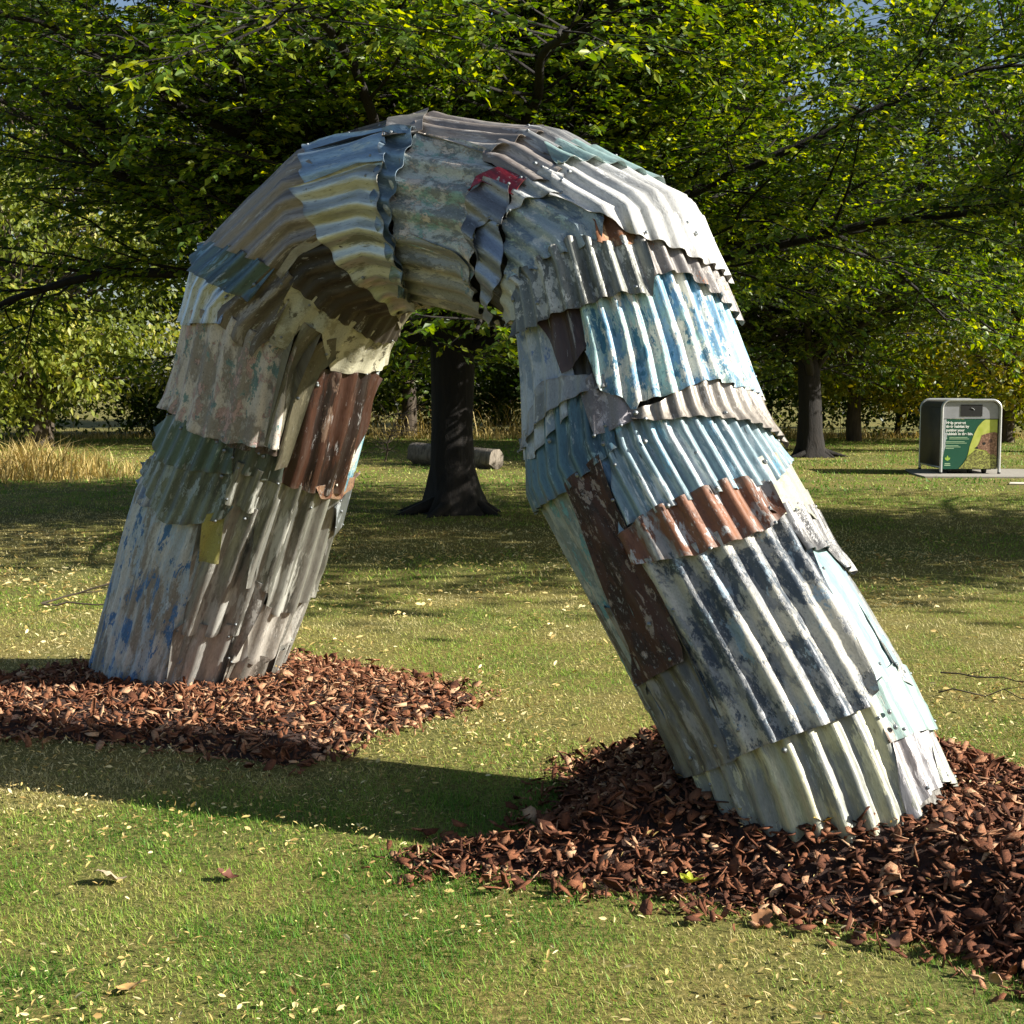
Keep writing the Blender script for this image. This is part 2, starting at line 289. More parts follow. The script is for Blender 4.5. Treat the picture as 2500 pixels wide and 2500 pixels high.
# outline of every sheet as (station along the tube, angle round it); layer; ribs round the tube
SHEETS = [
('base_paint', 0, 44, [(0.435, -0.63), (5.604, -0.524), (6.267, -0.188), (5.489, 0.304), (5.764, 0.639), (5.169, 0.66), (3.568, 0.785), (2.264, 0.869), (1.487, 0.251)]),
('base_beige', 1, 26, [(2.242, 0.859), (3.591, 0.712), (3.774, 0.775), (4.026, 1.319), (3.317, 1.393), (2.402, 1.33)]),
('taupe_long', 2, 29, [(3.683, 0.754), (5.741, 0.618), (6.016, 0.744), (6.13, 0.838), (6.038, 1.089), (4.986, 1.215), (3.98, 1.319)]),
('yellow', 6, 30, [(5.169, 0.702), (5.81, 0.607), (5.97, 0.764), (5.261, 0.859)]),
('olive_ribs', 4, 30, [(6.725, 0.649), (6.656, 1.11), (6.29, 2.063), (5.65, 2.147), (4.254, 2.402), (4.437, 1.948), (4.323, 1.676), (4.437, 1.477), (4.941, 1.403), (4.986, 1.204), (6.038, 1.089), (6.084, 0.785)]),
('greygreen_curve', 6, 46, [(5.741, -0.471), (6.199, -0.105), (6.587, 0.691), (6.084, 0.796), (5.901, 0.754), (5.604, 0.45), (5.444, 0.251), (5.535, 0.0)]),
('blue_edge', 1, 46, [(5.467, -0.471), (6.427, -0.251), (6.519, -0.136), (6.176, -0.052), (5.558, 0.021), (5.352, -0.188)]),
('darkgreen', 7, 40, [(6.427, -0.408), (6.725, -0.304), (6.885, -0.021), (6.976, 0.607), (6.587, 0.681), (6.336, 0.251), (6.13, -0.147)]),
('darkgreen_right', 4, 40, [(6.999, 0.555), (7.068, 1.047), (6.656, 1.225), (6.633, 1.058), (6.633, 0.67)]),
('brown_strip', 5, 46, [(7.068, 0.377), (7.274, 1.026), (6.999, 1.026), (6.953, 0.639), (6.908, 0.44)]),
('pink_plaster', 7, 30, [(8.12, -0.596), (9.08, 0.293), (9.058, 0.471), (9.332, 0.963), (7.182, 1.026), (7.068, 0.691), (6.908, 0.283), (6.885, -0.22), (6.587, -0.66)]),
('gutter_grey', 7, 20, [(9.995, 0.848), (10.064, 1.079), (8.097, 1.068), (7.136, 1.037), (7.205, 0.911), (9.012, 0.953)]),
('flat_olive', 8, 16, [(9.332, 1.1), (9.767, 1.141), (10.018, 1.246), (9.446, 1.34), (8.486, 1.236), (6.908, 1.173), (6.839, 1.068), (8.349, 1.11)]),
('rust_brown', 7, 30, [(8.875, 1.267), (8.875, 1.927), (8.463, 2.262), (7.365, 2.053), (6.473, 1.937), (6.473, 1.77), (6.656, 1.162), (8.166, 1.215), (8.783, 1.236)]),
('teal_edge', 4, 40, [(8.44, 1.885), (8.44, 2.589), (6.656, 2.525), (6.359, 1.948), (6.564, 1.833), (7.434, 1.948)]),
('white_edge', 6, 24, [(7.434, 1.927), (7.388, 2.011), (6.885, 2.032), (6.564, 1.937), (6.61, 1.833), (6.93, 1.916)]),
('rust_clip', 8, 24, [(6.587, 1.56), (6.633, 1.78), (6.473, 2.432), (6.313, 2.0), (6.427, 1.655)]),
('silver_flap', 8, 16, [(6.176, 1.937), (6.404, 2.402), (6.267, 2.435), (5.627, 2.451), (5.627, 2.105)]),
('cream_low', 3, 26, [(4.483, 1.414), (4.231, 1.78), (4.437, 1.833), (3.522, 1.979), (3.202, 1.696), (3.339, 1.319)]),
('thin_strip', 4, 26, [(4.986, 1.183), (4.941, 1.403), (4.3, 1.382), (3.225, 1.299), (2.402, 1.288), (2.402, 1.257), (4.026, 1.299)]),
('corner_low', 4, 26, [(3.294, 1.278), (3.202, 1.78), (3.156, 2.105), (2.059, 2.011), (2.402, 1.319)]),
('edge_low', 2, 30, [(4.3, 1.812), (4.529, 1.885), (4.369, 2.412), (2.951, 2.441), (1.83, 2.495), (2.15, 1.906), (2.996, 1.916)]),
('cream_curve', 7, 24, [(10.636, 0.555), (9.149, 0.723), (9.172, 0.963), (10.018, 0.869), (10.041, 1.1), (8.966, 1.393), (8.92, 1.78), (8.715, 2.468), (9.607, 2.375), (10.361, 1.759), (10.659, 1.319), (10.704, 1.037), (10.727, 0.775)]),
('brown_knee', 8, 30, [(9.492, 0.147), (9.698, 0.325), (10.43, 0.272), (10.59, 0.367), (10.659, 0.565), (9.218, 0.723), (8.737, 0.639), (8.898, 0.241)]),
('silver_knee', 9, 30, [(8.875, -0.598), (9.08, -0.335), (9.515, 0.168), (8.898, 0.262), (8.28, -0.283), (8.074, -0.623)]),
('teal_knee', 10, 30, [(9.103, -0.927), (9.401, -0.618), (10.018, -0.105), (10.453, 0.283), (9.675, 0.335), (9.424, 0.063), (8.943, -0.482)]),
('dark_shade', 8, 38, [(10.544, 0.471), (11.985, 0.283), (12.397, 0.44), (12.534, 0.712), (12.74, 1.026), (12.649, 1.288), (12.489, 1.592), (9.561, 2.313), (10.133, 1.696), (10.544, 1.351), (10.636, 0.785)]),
('fan_brown', 9, 27, [(9.103, -0.796), (9.149, -0.905), (10.064, -0.909), (11.093, -0.911), (11.688, -0.534), (11.917, 0.168), (11.985, 0.23), (10.567, 0.377), (10.43, 0.22), (9.995, -0.094), (9.424, -0.576)]),
('flange', 10, 18, [(10.521, 0.356), (11.871, 0.209), (12.008, 0.304), (10.521, 0.419)]),
('fan_silver', 11, 24, [(11.391, -0.283), (13.381, -0.408), (13.449, -0.084), (13.541, 0.136), (13.701, 0.387), (13.769, 0.66), (13.243, 1.278), (12.214, 1.414), (12.58, 1.068), (12.374, 0.744), (11.985, 0.251), (11.642, -0.115)]),
('blue_top', 10, 24, [(11.025, -1.057), (12.969, -0.89), (13.426, -0.387), (11.711, -0.262), (11.391, -0.639)]),
('black_top', 9, 20, [(11.002, -0.922), (11.025, -1.269), (11.711, -1.362), (12.603, -1.333), (13.06, -0.817), (11.391, -0.922)]),
('cap', 12, 14, [(12.557, -1.337), (13.015, -1.473), (13.564, -0.932), (13.495, -0.859), (13.152, -0.733)]),
('bluegrey_rim', 9, 24, [(13.06, -0.775), (13.449, -0.922), (13.678, -0.607), (13.678, -0.482), (13.724, -0.283), (13.701, -0.105), (13.701, 0.063), (13.769, 0.262), (13.792, 0.66), (13.289, 1.121), (13.609, 0.429), (13.472, 0.147), (13.381, -0.084), (13.312, -0.398)]),
('inner_tan', 6, 33, [(12.397, 1.33), (12.992, 1.351), (12.969, 1.686), (10.43, 2.337), (9.629, 2.301)]),
('chipped', 5, 23, [(13.586, -0.702), (13.609, -0.932), (15.165, -0.712), (15.37, -0.492), (15.256, -0.262), (15.485, 0.098), (15.485, 0.648), (15.073, 0.408), (13.861, 0.293), (13.609, -0.01)]),
('chip_low', 6, 26, [(13.769, 0.22), (15.165, 0.325), (15.485, 0.541), (14.959, 1.689), (14.959, 1.658), (14.959, 1.438), (12.443, 1.801), (12.672, 1.309), (13.632, 0.586)]),
('top_brown', 7, 30, [(12.992, -1.316), (13.358, -1.586), (14.753, -1.551), (15.073, -1.288), (15.005, -1.068), (15.005, -0.922), (14.844, -0.764), (13.609, -0.88)]),
('top_step', 8, 30, [(14.89, -0.67), (14.799, -0.817), (14.89, -1.026), (14.913, -1.204), (15.508, -1.162), (15.919, -1.037), (15.919, -0.806), (15.736, -0.639), (15.531, -0.649)]),
('top_grey', 9, 34, [(14.936, -1.1), (14.867, -1.361), (14.822, -1.615), (15.005, -1.725), (15.165, -1.912), (16.034, -1.941), (16.308, -1.849), (16.08, -1.497), (15.645, -1.382), (15.553, -1.33), (15.576, -1.1), (15.462, -1.089)]),
('top_teal', 12, 36, [(15.439, -1.121), (15.439, -1.288), (15.508, -1.487), (15.759, -1.78), (16.171, -1.896), (16.491, -1.868), (16.354, -1.665), (16.194, -1.466), (16.034, -1.309), (15.919, -1.11), (15.897, -0.984)]),
('red', 9, 16, [(15.027, -0.314), (14.982, -0.461), (15.21, -0.618), (15.691, -0.691), (15.714, -0.492), (15.188, -0.45)]),
('bracket', 10, 22, [(15.142, -0.461), (15.645, -0.513), (15.942, -0.209), (15.668, -0.188), (15.462, -0.073), (15.759, 0.188), (15.393, 0.105), (15.21, 0.021), (15.073, -0.157), (15.073, -0.325)]),
('bracket_low', 9, 22, [(15.416, -0.084), (15.782, -0.241), (16.354, 0.094), (16.4, 0.335), (16.194, 0.586), (16.194, 0.785), (15.782, 1.162), (15.599, 1.058), (15.897, 0.628), (15.622, 0.262)]),
('white', 11, 36, [(16.285, -0.67), (15.874, -0.942), (15.828, -1.131), (15.874, -1.466), (15.874, -1.828), (16.263, -1.847), (16.651, -1.869), (16.994, -1.89), (17.086, -2.233), (17.338, -2.272), (17.543, -2.2), (17.521, -1.979), (17.475, -1.55), (17.338, -1.236), (17.246, -1.016), (17.04, -0.838), (16.857, -0.754), (16.606, -0.744)]),
('white_left', 9, 36, [(15.919, -0.314), (15.714, -0.513), (15.736, -0.827), (15.897, -1.005), (16.263, -0.754), (15.988, -0.545)]),
('painted_greyblue', 7, 34, [(15.874, -0.251), (15.851, -0.387), (15.965, -0.565), (16.148, -0.796), (16.446, -0.859), (16.834, -0.838), (17.2, -0.681), (17.017, -0.304), (16.972, -0.084), (16.697, 0.147), (16.537, 0.199)]),
('cream_tri', 6, 30, [(16.423, 0.23), (16.697, 0.052), (17.269, 0.335), (16.743, 0.859), (16.537, 0.565)]),
('rust_small', 8, 30, [(16.857, -0.754), (16.994, -0.848), (17.246, -1.068), (17.269, -0.901), (17.177, -0.702)]),
('grey_large', 10, 42, [(16.72, 0.136), (16.926, -0.126), (16.972, -0.314), (17.063, -0.513), (17.223, -0.723), (17.223, -0.859), (17.315, -1.037), (17.521, -1.026), (17.704, -0.963), (17.612, -0.723), (17.589, -0.408), (17.543, -0.178), (17.543, 0.042), (17.383, 0.471)]),
('lichen', 9, 40, [(17.292, -1.005), (17.223, -1.089), (17.338, -1.319), (17.429, -1.56), (17.452, -2.124), (17.635, -2.263), (17.887, -2.178), (17.772, -1.791), (17.658, -1.539), (17.566, -1.34), (17.566, -1.121), (17.612, -1.005)]),
('dark_flap', 8, 36, [(16.285, -1.759), (16.491, -1.868), (16.994, -1.933), (17.04, -2.203), (17.338, -2.272), (17.543, -2.215), (17.589, -2.338), (17.269, -2.48), (16.994, -2.201), (16.72, -1.997), (16.354, -1.915)]),
('blue_art', 6, 46, [(17.612, -0.387), (17.635, -0.691), (17.612, -0.974), (17.498, -1.215), (17.589, -1.613), (17.864, -2.276), (18.824, -2.292), (18.756, -1.644), (18.596, -1.257), (18.687, -0.963), (18.687, -0.723), (18.756, -0.691), (18.733, -0.649), (18.596, -0.607), (18.458, -0.45), (18.252, -0.408), (18.001, -0.346)]),
('bluewhite_left', 3, 34, [(16.514, 1.101), (17.109, 0.702), (17.566, 0.01), (18.367, -0.157), (18.504, -0.115), (18.71, 0.408), (18.596, 0.897)]),
('brown_patch', 4, 34, [(17.498, 0.063), (17.589, -0.408), (17.841, -0.356), (18.001, -0.241), (18.092, -0.105)]),
('grey_strip', 6, 36, [(18.458, 0.513), (18.298, 0.346), (18.161, 0.188), (18.184, -0.063), (18.275, -0.356), (18.298, -0.429), (18.435, -0.44), (18.413, -0.23), (18.435, 0.01), (18.504, 0.283), (18.618, 0.492), (18.573, 0.867), (18.458, 0.885)]),
('teal_left', 4, 42, [(18.573, 0.884), (18.596, 0.492), (18.573, 0.22), (18.481, 0.105), (18.367, -0.262), (18.847, -0.377), (18.847, -0.45), (19.099, -0.419), (19.167, -0.241), (19.259, 0.084), (19.213, 0.576), (19.19, 0.911), (19.122, 1.0)]),
('speckled', 7, 30, [(18.367, -0.241), (18.275, -0.377), (18.413, -0.429), (18.481, -0.482), (18.573, -0.649), (18.847, -0.67), (18.87, -0.555), (18.87, -0.346)]),
('taupe', 7, 48, [(18.87, -0.649), (18.779, -0.702), (18.779, -0.88), (18.641, -1.131), (18.596, -1.319), (18.641, -1.56), (18.664, -2.163), (19.167, -2.235), (19.51, -2.185), (19.419, -2.063), (19.327, -1.717), (19.167, -1.445), (19.053, -1.131), (18.984, -0.838)]),
('blue_ribs', 5, 54, [(18.847, -0.44), (18.916, -0.712), (18.939, -0.838), (18.984, -1.152), (19.099, -1.477), (19.259, -1.822), (19.693, -2.158), (19.876, -1.812), (20.151, -1.414), (20.082, -1.204), (20.014, -0.806), (19.991, -0.492), (19.968, -0.314), (20.014, -0.178), (19.122, -0.408)]),
('cream_right', 6, 34, [(19.785, -1.466), (19.739, -1.602), (19.693, -2.196), (20.128, -2.232), (20.677, -2.161), (20.654, -1.801), (20.517, -1.644), (20.563, -1.414), (20.197, -1.403)]),
('left_paint', 1, 30, [(19.122, 0.95), (19.236, 0.178), (19.396, 0.094), (20.768, 0.188), (23.788, 0.733), (22.896, 1.044), (20.494, 1.034), (19.671, 1.064)]),
('rust_tall', 6, 24, [(19.259, 0.105), (19.145, -0.304), (19.51, -0.262), (20.037, -0.209), (20.425, -0.209), (22.324, -0.126), (22.758, -0.084), (22.553, 0.513), (22.392, 0.565), (20.105, 0.209)]),
('blue_thin', 2, 40, [(19.145, -0.293), (19.099, -0.419), (20.037, -0.293), (20.059, -0.178), (19.556, -0.251)]),
('rust_band', 9, 37, [(20.059, -0.157), (19.968, -0.482), (19.991, -0.691), (19.968, -1.058), (20.037, -1.246), (20.151, -1.34), (20.585, -1.33), (20.7, -1.152), (20.677, -0.89), (20.631, -0.597), (20.403, -0.168)]),
('art_big', 6, 34, [(20.425, -0.178), (20.563, -0.513), (20.54, -1.225), (20.494, -1.466), (21.409, -1.456), (25.8, -1.309), (26.144, -1.194), (26.235, -0.827), (26.258, -0.586), (26.304, -0.325), (26.418, -0.084), (21.295, -0.157)]),
('taupe_tall', 3, 32, [(20.448, 0.649), (20.654, 0.367), (20.974, 0.199), (21.317, -0.168), (26.418, -0.094), (26.51, 0.136), (26.578, 0.44), (26.555, 0.838), (23.948, 0.897), (21.638, 0.66)]),
('left_trim', 2, 24, [(20.7, 0.838), (20.906, 0.492), (24.154, 0.482), (23.719, 0.904)]),
('teal_strip', 4, 24, [(21.226, -1.435), (21.226, -1.833), (25.16, -1.864), (25.686, -1.414), (24.451, -1.361)]),
('silver_right', 7, 32, [(20.494, -1.236), (20.471, -1.508), (20.563, -2.15), (21.661, -2.215), (22.095, -2.101), (21.981, -1.812), (21.295, -1.749), (21.272, -1.445), (20.677, -1.414)]),
('edge_right', 3, 32, [(21.249, -1.77), (21.798, -2.195), (26.921, -2.285), (26.761, -2.11), (25.206, -1.728)]),
('rust_teal', 6, 24, [(25.8, -1.299), (25.595, -1.414), (25.16, -1.77), (25.64, -2.124), (27.47, -2.126), (27.219, -1.581), (27.287, -1.257)]),
('base_cream', 2, 33, [(26.51, 0.429), (26.349, -0.094), (26.189, -0.597), (26.029, -1.215), (25.961, -1.403), (27.31, -1.33), (29.666, -1.204), (30.65, -1.11), (30.261, -0.775), (29.346, -0.23), (28.751, 0.22), (28.042, 0.503)]),
('base_lav', 4, 36, [(27.287, -1.288), (27.31, -1.874), (28.865, -1.843), (28.957, -1.456), (29.643, -1.194), (28.751, -1.225)]),
('edge_low_right', 3, 30, [(26.624, -2.109), (27.15, -2.253), (29.392, -2.304), (28.82, -1.728), (27.562, -1.801)]),
('base_white', 6, 28, [(29.483, -1.173), (28.911, -1.456), (28.843, -1.812), (28.98, -2.285), (30.467, -2.248), (31.587, -1.969), (30.65, -1.11)]),
]
SCREWS = [('fan_silver', 11.76, -0.25), ('fan_silver', 12.63, 0.76), ('dark_shade', 10.48, 1.42), ('cap', 13.2, -0.79), ('silver_knee', 9.35, 0.17), ('teal_knee', 9.97, 0.28), ('flat_olive', 9.45, 1.26), ('rust_brown', 8.6, 1.29), ('rust_brown', 8.85, 1.85), ('gutter_grey', 8.26, 1.13), ('darkgreen', 6.84, 0.57), ('darkgreen_right', 6.93, 0.93), ('greygreen_curve', 6.47, 0.63), ('taupe_long', 5.97, 0.96), ('silver_flap', 6.02, 2.12), ('taupe_long', 4.09, 1.21), ('darkgreen', 6.79, 0.03), ('red', 15.64, -0.67), ('bracket', 15.67, -0.21), ('grey_large', 17.04, 0.3), ('grey_large', 17.36, -0.02), ('grey_large', 17.63, -0.87), ('top_step', 15.6, -0.87), ('white', 17.29, -1.64), ('white', 16.08, -0.97), ('speckled', 18.82, -0.66), ('blue_ribs', 19.17, -0.66), ('teal_left', 19.01, -0.38), ('teal_left', 19.21, -0.06), ('rust_band', 20.01, -0.58), ('taupe', 19.08, -1.35), ('cream_right', 19.83, -1.51), ('rust_band', 20.04, -0.95), ('blue_ribs', 19.51, -0.96), ('teal_left', 18.73, 0.13), ('rust_tall', 21.04, 0.01), ('taupe_tall', 26.01, 0.38), ('rust_teal', 26.49, -1.35), ('rust_teal', 26.94, -1.34), ('base_cream', 26.65, -0.47), ('edge_low_right', 28.0, -1.79), ('art_big', 25.73, -0.43), ('silver_right', 21.25, -1.68)]
# colours, shares, patch scale, stretch, metallic, roughness, relief | amplitude | label
G = .42
LOOK = {
'base_paint': ('cdd1cd 96958d b3c3cc 4d7fb3', (.42, .36, .3), 6, .28, 0, .5, .5, .008, 'washed white sheet with blue paint streaks at the left foot'),
'base_beige': ('b9b8b2 9a9993 c6c5bf', (.38, .25), 5, .18, .35, .35, .3, .017, 'plain beige-grey sheet at the left foot'),
'taupe_long': ('a2a29b 7b7b74 bdbdb6', (.42, .26), 4, .18, .4, .34, .3, .017, 'dark taupe sheet with pale streaks'),
'yellow': ('aaa55c 7d7a4e bdb478', (.3, .2), 7, .4, 0, .55, .4, .010, 'small yellow painted sheet'),
'olive_ribs': ('9c9d95 73746c bdbeb5', (.42, .25), 4, .14, .45, .33, .3, .019, 'dark olive sheet with wide ribs'),
'greygreen_curve': ('76827d 5f6965 93a2a4', (.4, .26), 7, .3, .5, .4, .3, .007, 'grey-green sheet with a rounded lower corner'),
'blue_edge': ('6d83a4 8c959c b3b7b8', (.4, .3), 6, .4, .1, .5, .4, .008, 'blue painted sheet at the left edge'),
'darkgreen': ('556a62 46564f 7c9096', (.4, .22), 6, .25, .35, .4, .2, .008, 'dark bottle-green sheet'),
'darkgreen_right': ('5a625a 474c46 7a7d74', (.4, .25), 6, .25, .4, .42, .3, .009, None),
'brown_strip': ('62503f 4a3d34 81776a', (.4, .3), 7, .4, .2, .55, .5, .008, 'thin brown strip of sheet'),
'pink_plaster': ('cfc6bb 958d83 c2a49d 74908f', (.42, .3, .2), 6, .5, 0, .6, .9, .012, 'flaking pinkish white sheet with red and teal stains'),
'gutter_grey': ('7d7968 656255 918d7c', (.4, .2), 6, .2, .2, .5, .3, .012, 'long narrow grey strip'),
'flat_olive': ('7c7660 66624f 918a70', (.4, .2), 6, .25, .2, .5, .3, .004, 'flat olive strip with rounded head'),
'rust_brown': ('40261a 20110b 6f5a4b', (.5, .16), 6, .16, .1, .5, .4, .011, 'deep rust-brown sheet'),
'teal_edge': ('8fb6c0 c8ccc6 5b93a6', (.4, .3), 7, .5, .1, .5, .5, .006, 'pale teal sheet on the inner edge'),
'white_edge': ('cfc9b8 a89f8c ded9cc', (.3, .3), 9, .6, 0, .7, 1., .003, 'flaked white strip'),
'rust_clip': ('6b4433 94755c 4a3a33', (.45, .25), 9, .6, .2, .6, .5, .006, 'small rusty clip'),
'silver_flap': ('8e959a 6f767b aab1b5', (.4, .2), 7, .4, .7, .35, .2, .003, 'silver flap standing off the inner edge'),
'cream_low': ('bfbbb1 a29e94 cac6bd', (.35, .2), 6, .3, .2, .4, .2, .015, 'pale beige sheet low on the left leg'),
'thin_strip': ('a5a49e 82817b bdbcb6', (.4, .25), 6, .3, .4, .36, .3, .014, None),
'corner_low': ('88837a 67635a b3ada0', (.45, .3), 9, .5, .2, .5, .6, .010, None),
'edge_low': ('a3a29a 86857d bfbeb6', (.4, .3), 7, .4, .35, .4, .5, .012, None),
'cream_curve': ('bebba3 9a967f 5d5848', (.3, .2), 5, .7, .05, .5, .5, .006, 'curved cream sheet with scratched paint'),
'brown_knee': ('7a7167 5f574e 989084', (.4, .25), 6, .25, .35, .42, .3, .010, 'brown-grey sheet at the bend'),
'silver_knee': ('b0b9c0 8d969d ccd3d8', (.4, .2), 5, .2, .75, .3, .15, .014, 'bright silver sheet at the bend'),
'teal_knee': ('50666a 415356 6e93aa', (.4, .22), 6, .2, .45, .34, .2, .011, 'dark teal sheet at the bend'),
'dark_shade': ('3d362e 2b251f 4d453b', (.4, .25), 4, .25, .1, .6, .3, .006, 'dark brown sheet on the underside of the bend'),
'fan_brown': ('8f857a 736a60 a3998d', (.4, .25), 5, .15, .25, .42, .25, .013, 'brown-grey fan of five ribs'),
'flange': ('a3a09b 85827d b5b2ad', (.4, .2), 6, .4, .3, .45, .2, .003, 'narrow grey flange'),
'fan_silver': ('bcbeb4 a3a393 7f7e6c', (.38, .22), 3, .18, .6, .32, .3, .012, 'long silver-cream fan down the bend'),
'blue_top': ('93aabb 7d95a9 acbdc4', (.4, .2), 4, .2, .5, .32, .2, .012, 'pale blue sheet on the crown'),
'black_top': ('3b3835 2a2826 4c4845', (.4, .2), 5, .3, .1, .5, .2, .004, 'thin black sheet on the crown'),
'cap': ('8b8781 706c67 a09c96', (.4, .2), 5, .3, .5, .4, .2, .006, 'grey cap sheet on the crown'),
'bluegrey_rim': ('8299a9 6d808d 96a8b2', (.4, .2), 5, .3, .5, .35, .2, .013, 'wavy blue-grey rim'),
'inner_tan': ('8f8a75 726d5a a59f88', (.4, .2), 5, .3, .2, .5, .3, .010, None),
'chipped': ('c6cac3 868c89 d3c7ba 93b3a9', (.45, .34, .26), 6, .6, 0, .6, 1., .014, 'thickly chipped white and teal painted sheet'),
'chip_low': ('94958f 6c6e67 bab7a8 6f8790', (.45, .33, .15), 5, .4, .25, .45, .7, .013, 'grey flaking sheet under the crown'),
'top_brown': ('a79f96 897f77 b9b2a9', (.4, .22), 4, .2, .25, .42, .3, .012, 'grey-brown sheet along the crown'),
'top_step': ('9b938c 7d746e b5ada6', (.4, .22), 5, .25, .25, .42, .3, .012, None),
'top_grey': ('9f9f9c 868481 b3b5b3', (.4, .22), 5, .25, .3, .42, .3, .012, 'grey sheet on the shoulder'),
'top_teal': ('8faaa6 a9c0ba 7b8d8b', (.4, .25), 5, .3, .15, .45, .4, .012, 'faded teal sheet on the shoulder'),
'red': ('a02a35 7c2029 b84048', (.3, .15), 7, .5, .1, .4, .2, .004, 'small red sheet'),
'bracket': ('8b8d8f 747678 a2a4a6', (.4, .2), 6, .4, .65, .36, .3, .014, 'crumpled grey bracket sheet'),
'bracket_low': ('8892a2 747c88 9da6b2', (.4, .2), 6, .3, .6, .36, .3, .010, None),
'white': ('cacac6 adadaa e0e0dc', (.34, .2), 8, .4, 0, .45, .5, .011, 'bright white sheet round the shoulder'),
'white_left': ('d2d2cd b5b8b4 9aa3a4', (.35, .25), 6, .5, 0, .5, .5, .011, None),
'painted_greyblue': ('a5b3b6 7a8b99 bcd1cb d6d8d0', (.45, .3, .25), 8, .6, .05, .55, .8, .011, 'flaking grey-blue painted sheet'),
'cream_tri': ('b9bbac a6a899 c6c8bb', (.3, .2), 6, .4, .05, .5, .3, .006, 'pale cream corner sheet'),
'rust_small': ('8f5b34 b0906c 6b4426', (.4, .3), 6, .5, .1, .6, .5, .011, 'small orange rust sheet'),
'grey_large': ('7f827b 64665f c6c7c0', (.4, .33), 9, .5, .3, .4, .4, .013, 'large grey sheet with deep ribs and white flecks'),
'lichen': ('8b8682 716c68 a6a19b b8652c', (.4, .25, .1), 7, .5, .3, .42, .4, .013, 'grey sheet with an orange lichen patch'),
'dark_flap': ('4a4c46 3c3d38 5a5c55', (.4, .2), 5, .3, .1, .5, .3, .010, 'dark wavy sheet behind the shoulder'),
'blue_art': ('a9c9c6 78a3c0 dedfd4 437a94', (.46, .4, .28), 7.5, .45, 0, .42, .6, .012, 'sheet painted in blue, teal and white'),
'bluewhite_left': ('b1bbc6 8797a9 c2c9cd 6b84b3', (.4, .3, .15), 6, .4, 0, .5, .5, .010, 'blue-white stained sheet'),
'brown_patch': ('4d3c3a 372b2b a095a8', (.4, .16), 4, .15, .05, .55, .3, .011, 'dark brown patch with a lilac rib'),
'grey_strip': ('999b9a 80827f aeb0ae', (.4, .25), 7, .4, .3, .45, .4, .009, 'curved grey strip'),
'teal_left': ('557481 46606d 8ba8b0', (.4, .22), 5, .3, .3, .38, .3, .009, 'slate-blue sheet with a wavy hem'),
'speckled': ('8b878c 6f6b70 b2aeb5', (.4, .35), 9, .6, .1, .55, .5, .011, 'speckled grey sheet'),
'taupe': ('938c82 776f66 a9a39a', (.4, .25), 7, .3, .25, .42, .3, .009, 'taupe sheet with fine ribs'),
'blue_ribs': ('9db1b5 869ca3 83b0c6 dbe2e1', (.45, .2, .24), 5.5, .18, .3, .36, .3, .011, 'blue-grey ribbed sheet'),
'cream_right': ('a2a28d 8a8a77 bdbcad', (.35, .25), 6, .6, 0, .5, .4, .003, 'flat cream sheet on the right edge'),
'left_paint': ('a2aaa2 7f8a86 6fa0a2 c0bfb2', (.4, .32, .22), 6, .5, .05, .5, .6, .008, 'teal and white painted sheet on the inner side'),
'rust_tall': ('472a1f 2f1b14 94857c', (.4, .27), 10, .5, .05, .65, .6, .007, 'tall dark rust sheet'),
'blue_thin': ('7fa0bd 95a9b5 64809c', (.4, .2), 6, .3, .3, .4, .2, .009, None),
'rust_band': ('97938f 80543a 69412a c2bfbc', (.56, .36, .2), 4, .35, .1, .5, .4, .012, 'orange rust band with a grey end'),
'art_big': ('b9b6aa 49525b 8b8d8e 93a6b2', (.5, .34, .22), 6, .6, .05, .4, .6, .016, 'large sheet painted with dark and cream clouds'),
'taupe_tall': ('7b7870 646159 949087', (.4, .25), 5, .25, .35, .4, .3, .011, 'tall taupe sheet on the inner side'),
'left_trim': ('97a0a8 7b848c aeb6bc', (.4, .2), 6, .3, .3, .45, .3, .006, None),
'teal_strip': ('88a5a5 748f8f 9cb5b4', (.3, .2), 5, .2, .1, .4, .2, .006, 'pale teal strip on the right side'),
'silver_right': ('8f8f8d 696866 b4b4b2', (.45, .3), 7, .4, .5, .36, .4, .013, 'crumpled silver sheet on the right edge'),
'edge_right': ('868985 656865 a9aaa3 6f879d', (.45, .35, .2), 6, .5, .05, .55, .7, .010, 'chipped grey sheet on the right edge'),
'rust_teal': ('7c958f 74594a 93a7a1', (.42, .25), 5, .2, .15, .45, .3, .010, 'teal and rust sheet low on the right'),
'base_cream': ('b6b497 86887f c6c4a4', (.55, .22), 7, .22, .15, .42, .3, .015, 'cream and grey sheet at the right foot'),
'base_lav': ('8b898a 726c6b a19e9e 7d5340', (.4, .25, .12), 6, .25, .35, .4, .3, .010, 'pale grey sheet at the right foot'),
'edge_low_right': ('989b8f 7c7f76 b0b2a4', (.4, .25), 6, .4, .3, .42, .3, .009, None),
'base_white': ('a9a9a5 868884 bfbfbb', (.35, .25), 7, .5, .2, .42, .3, .012, 'white crumpled sheet at the right foot'),
}
arch = empty('corrugated_arch', ARCH_BASE)
tag(arch, 'arch of overlapping corrugated metal sheets, both feet in bark chips', 'sculpture')
LEFTLOW = {'base_paint', 'base_beige', 'thin_strip', 'corner_low', 'edge_low'}
SHOBJ = {}; SHOFF = {}; EXTRA = []
BOLD = {'white', 'grey_large', 'lichen', 'taupe', 'teal_left', 'rust_band', 'fan_silver', 'blue_art', 'teal_knee', 'silver_knee', 'top_teal', 'grey_strip', 'rust_brown', 'art_big', 'bracket', 'bluegrey_rim'}
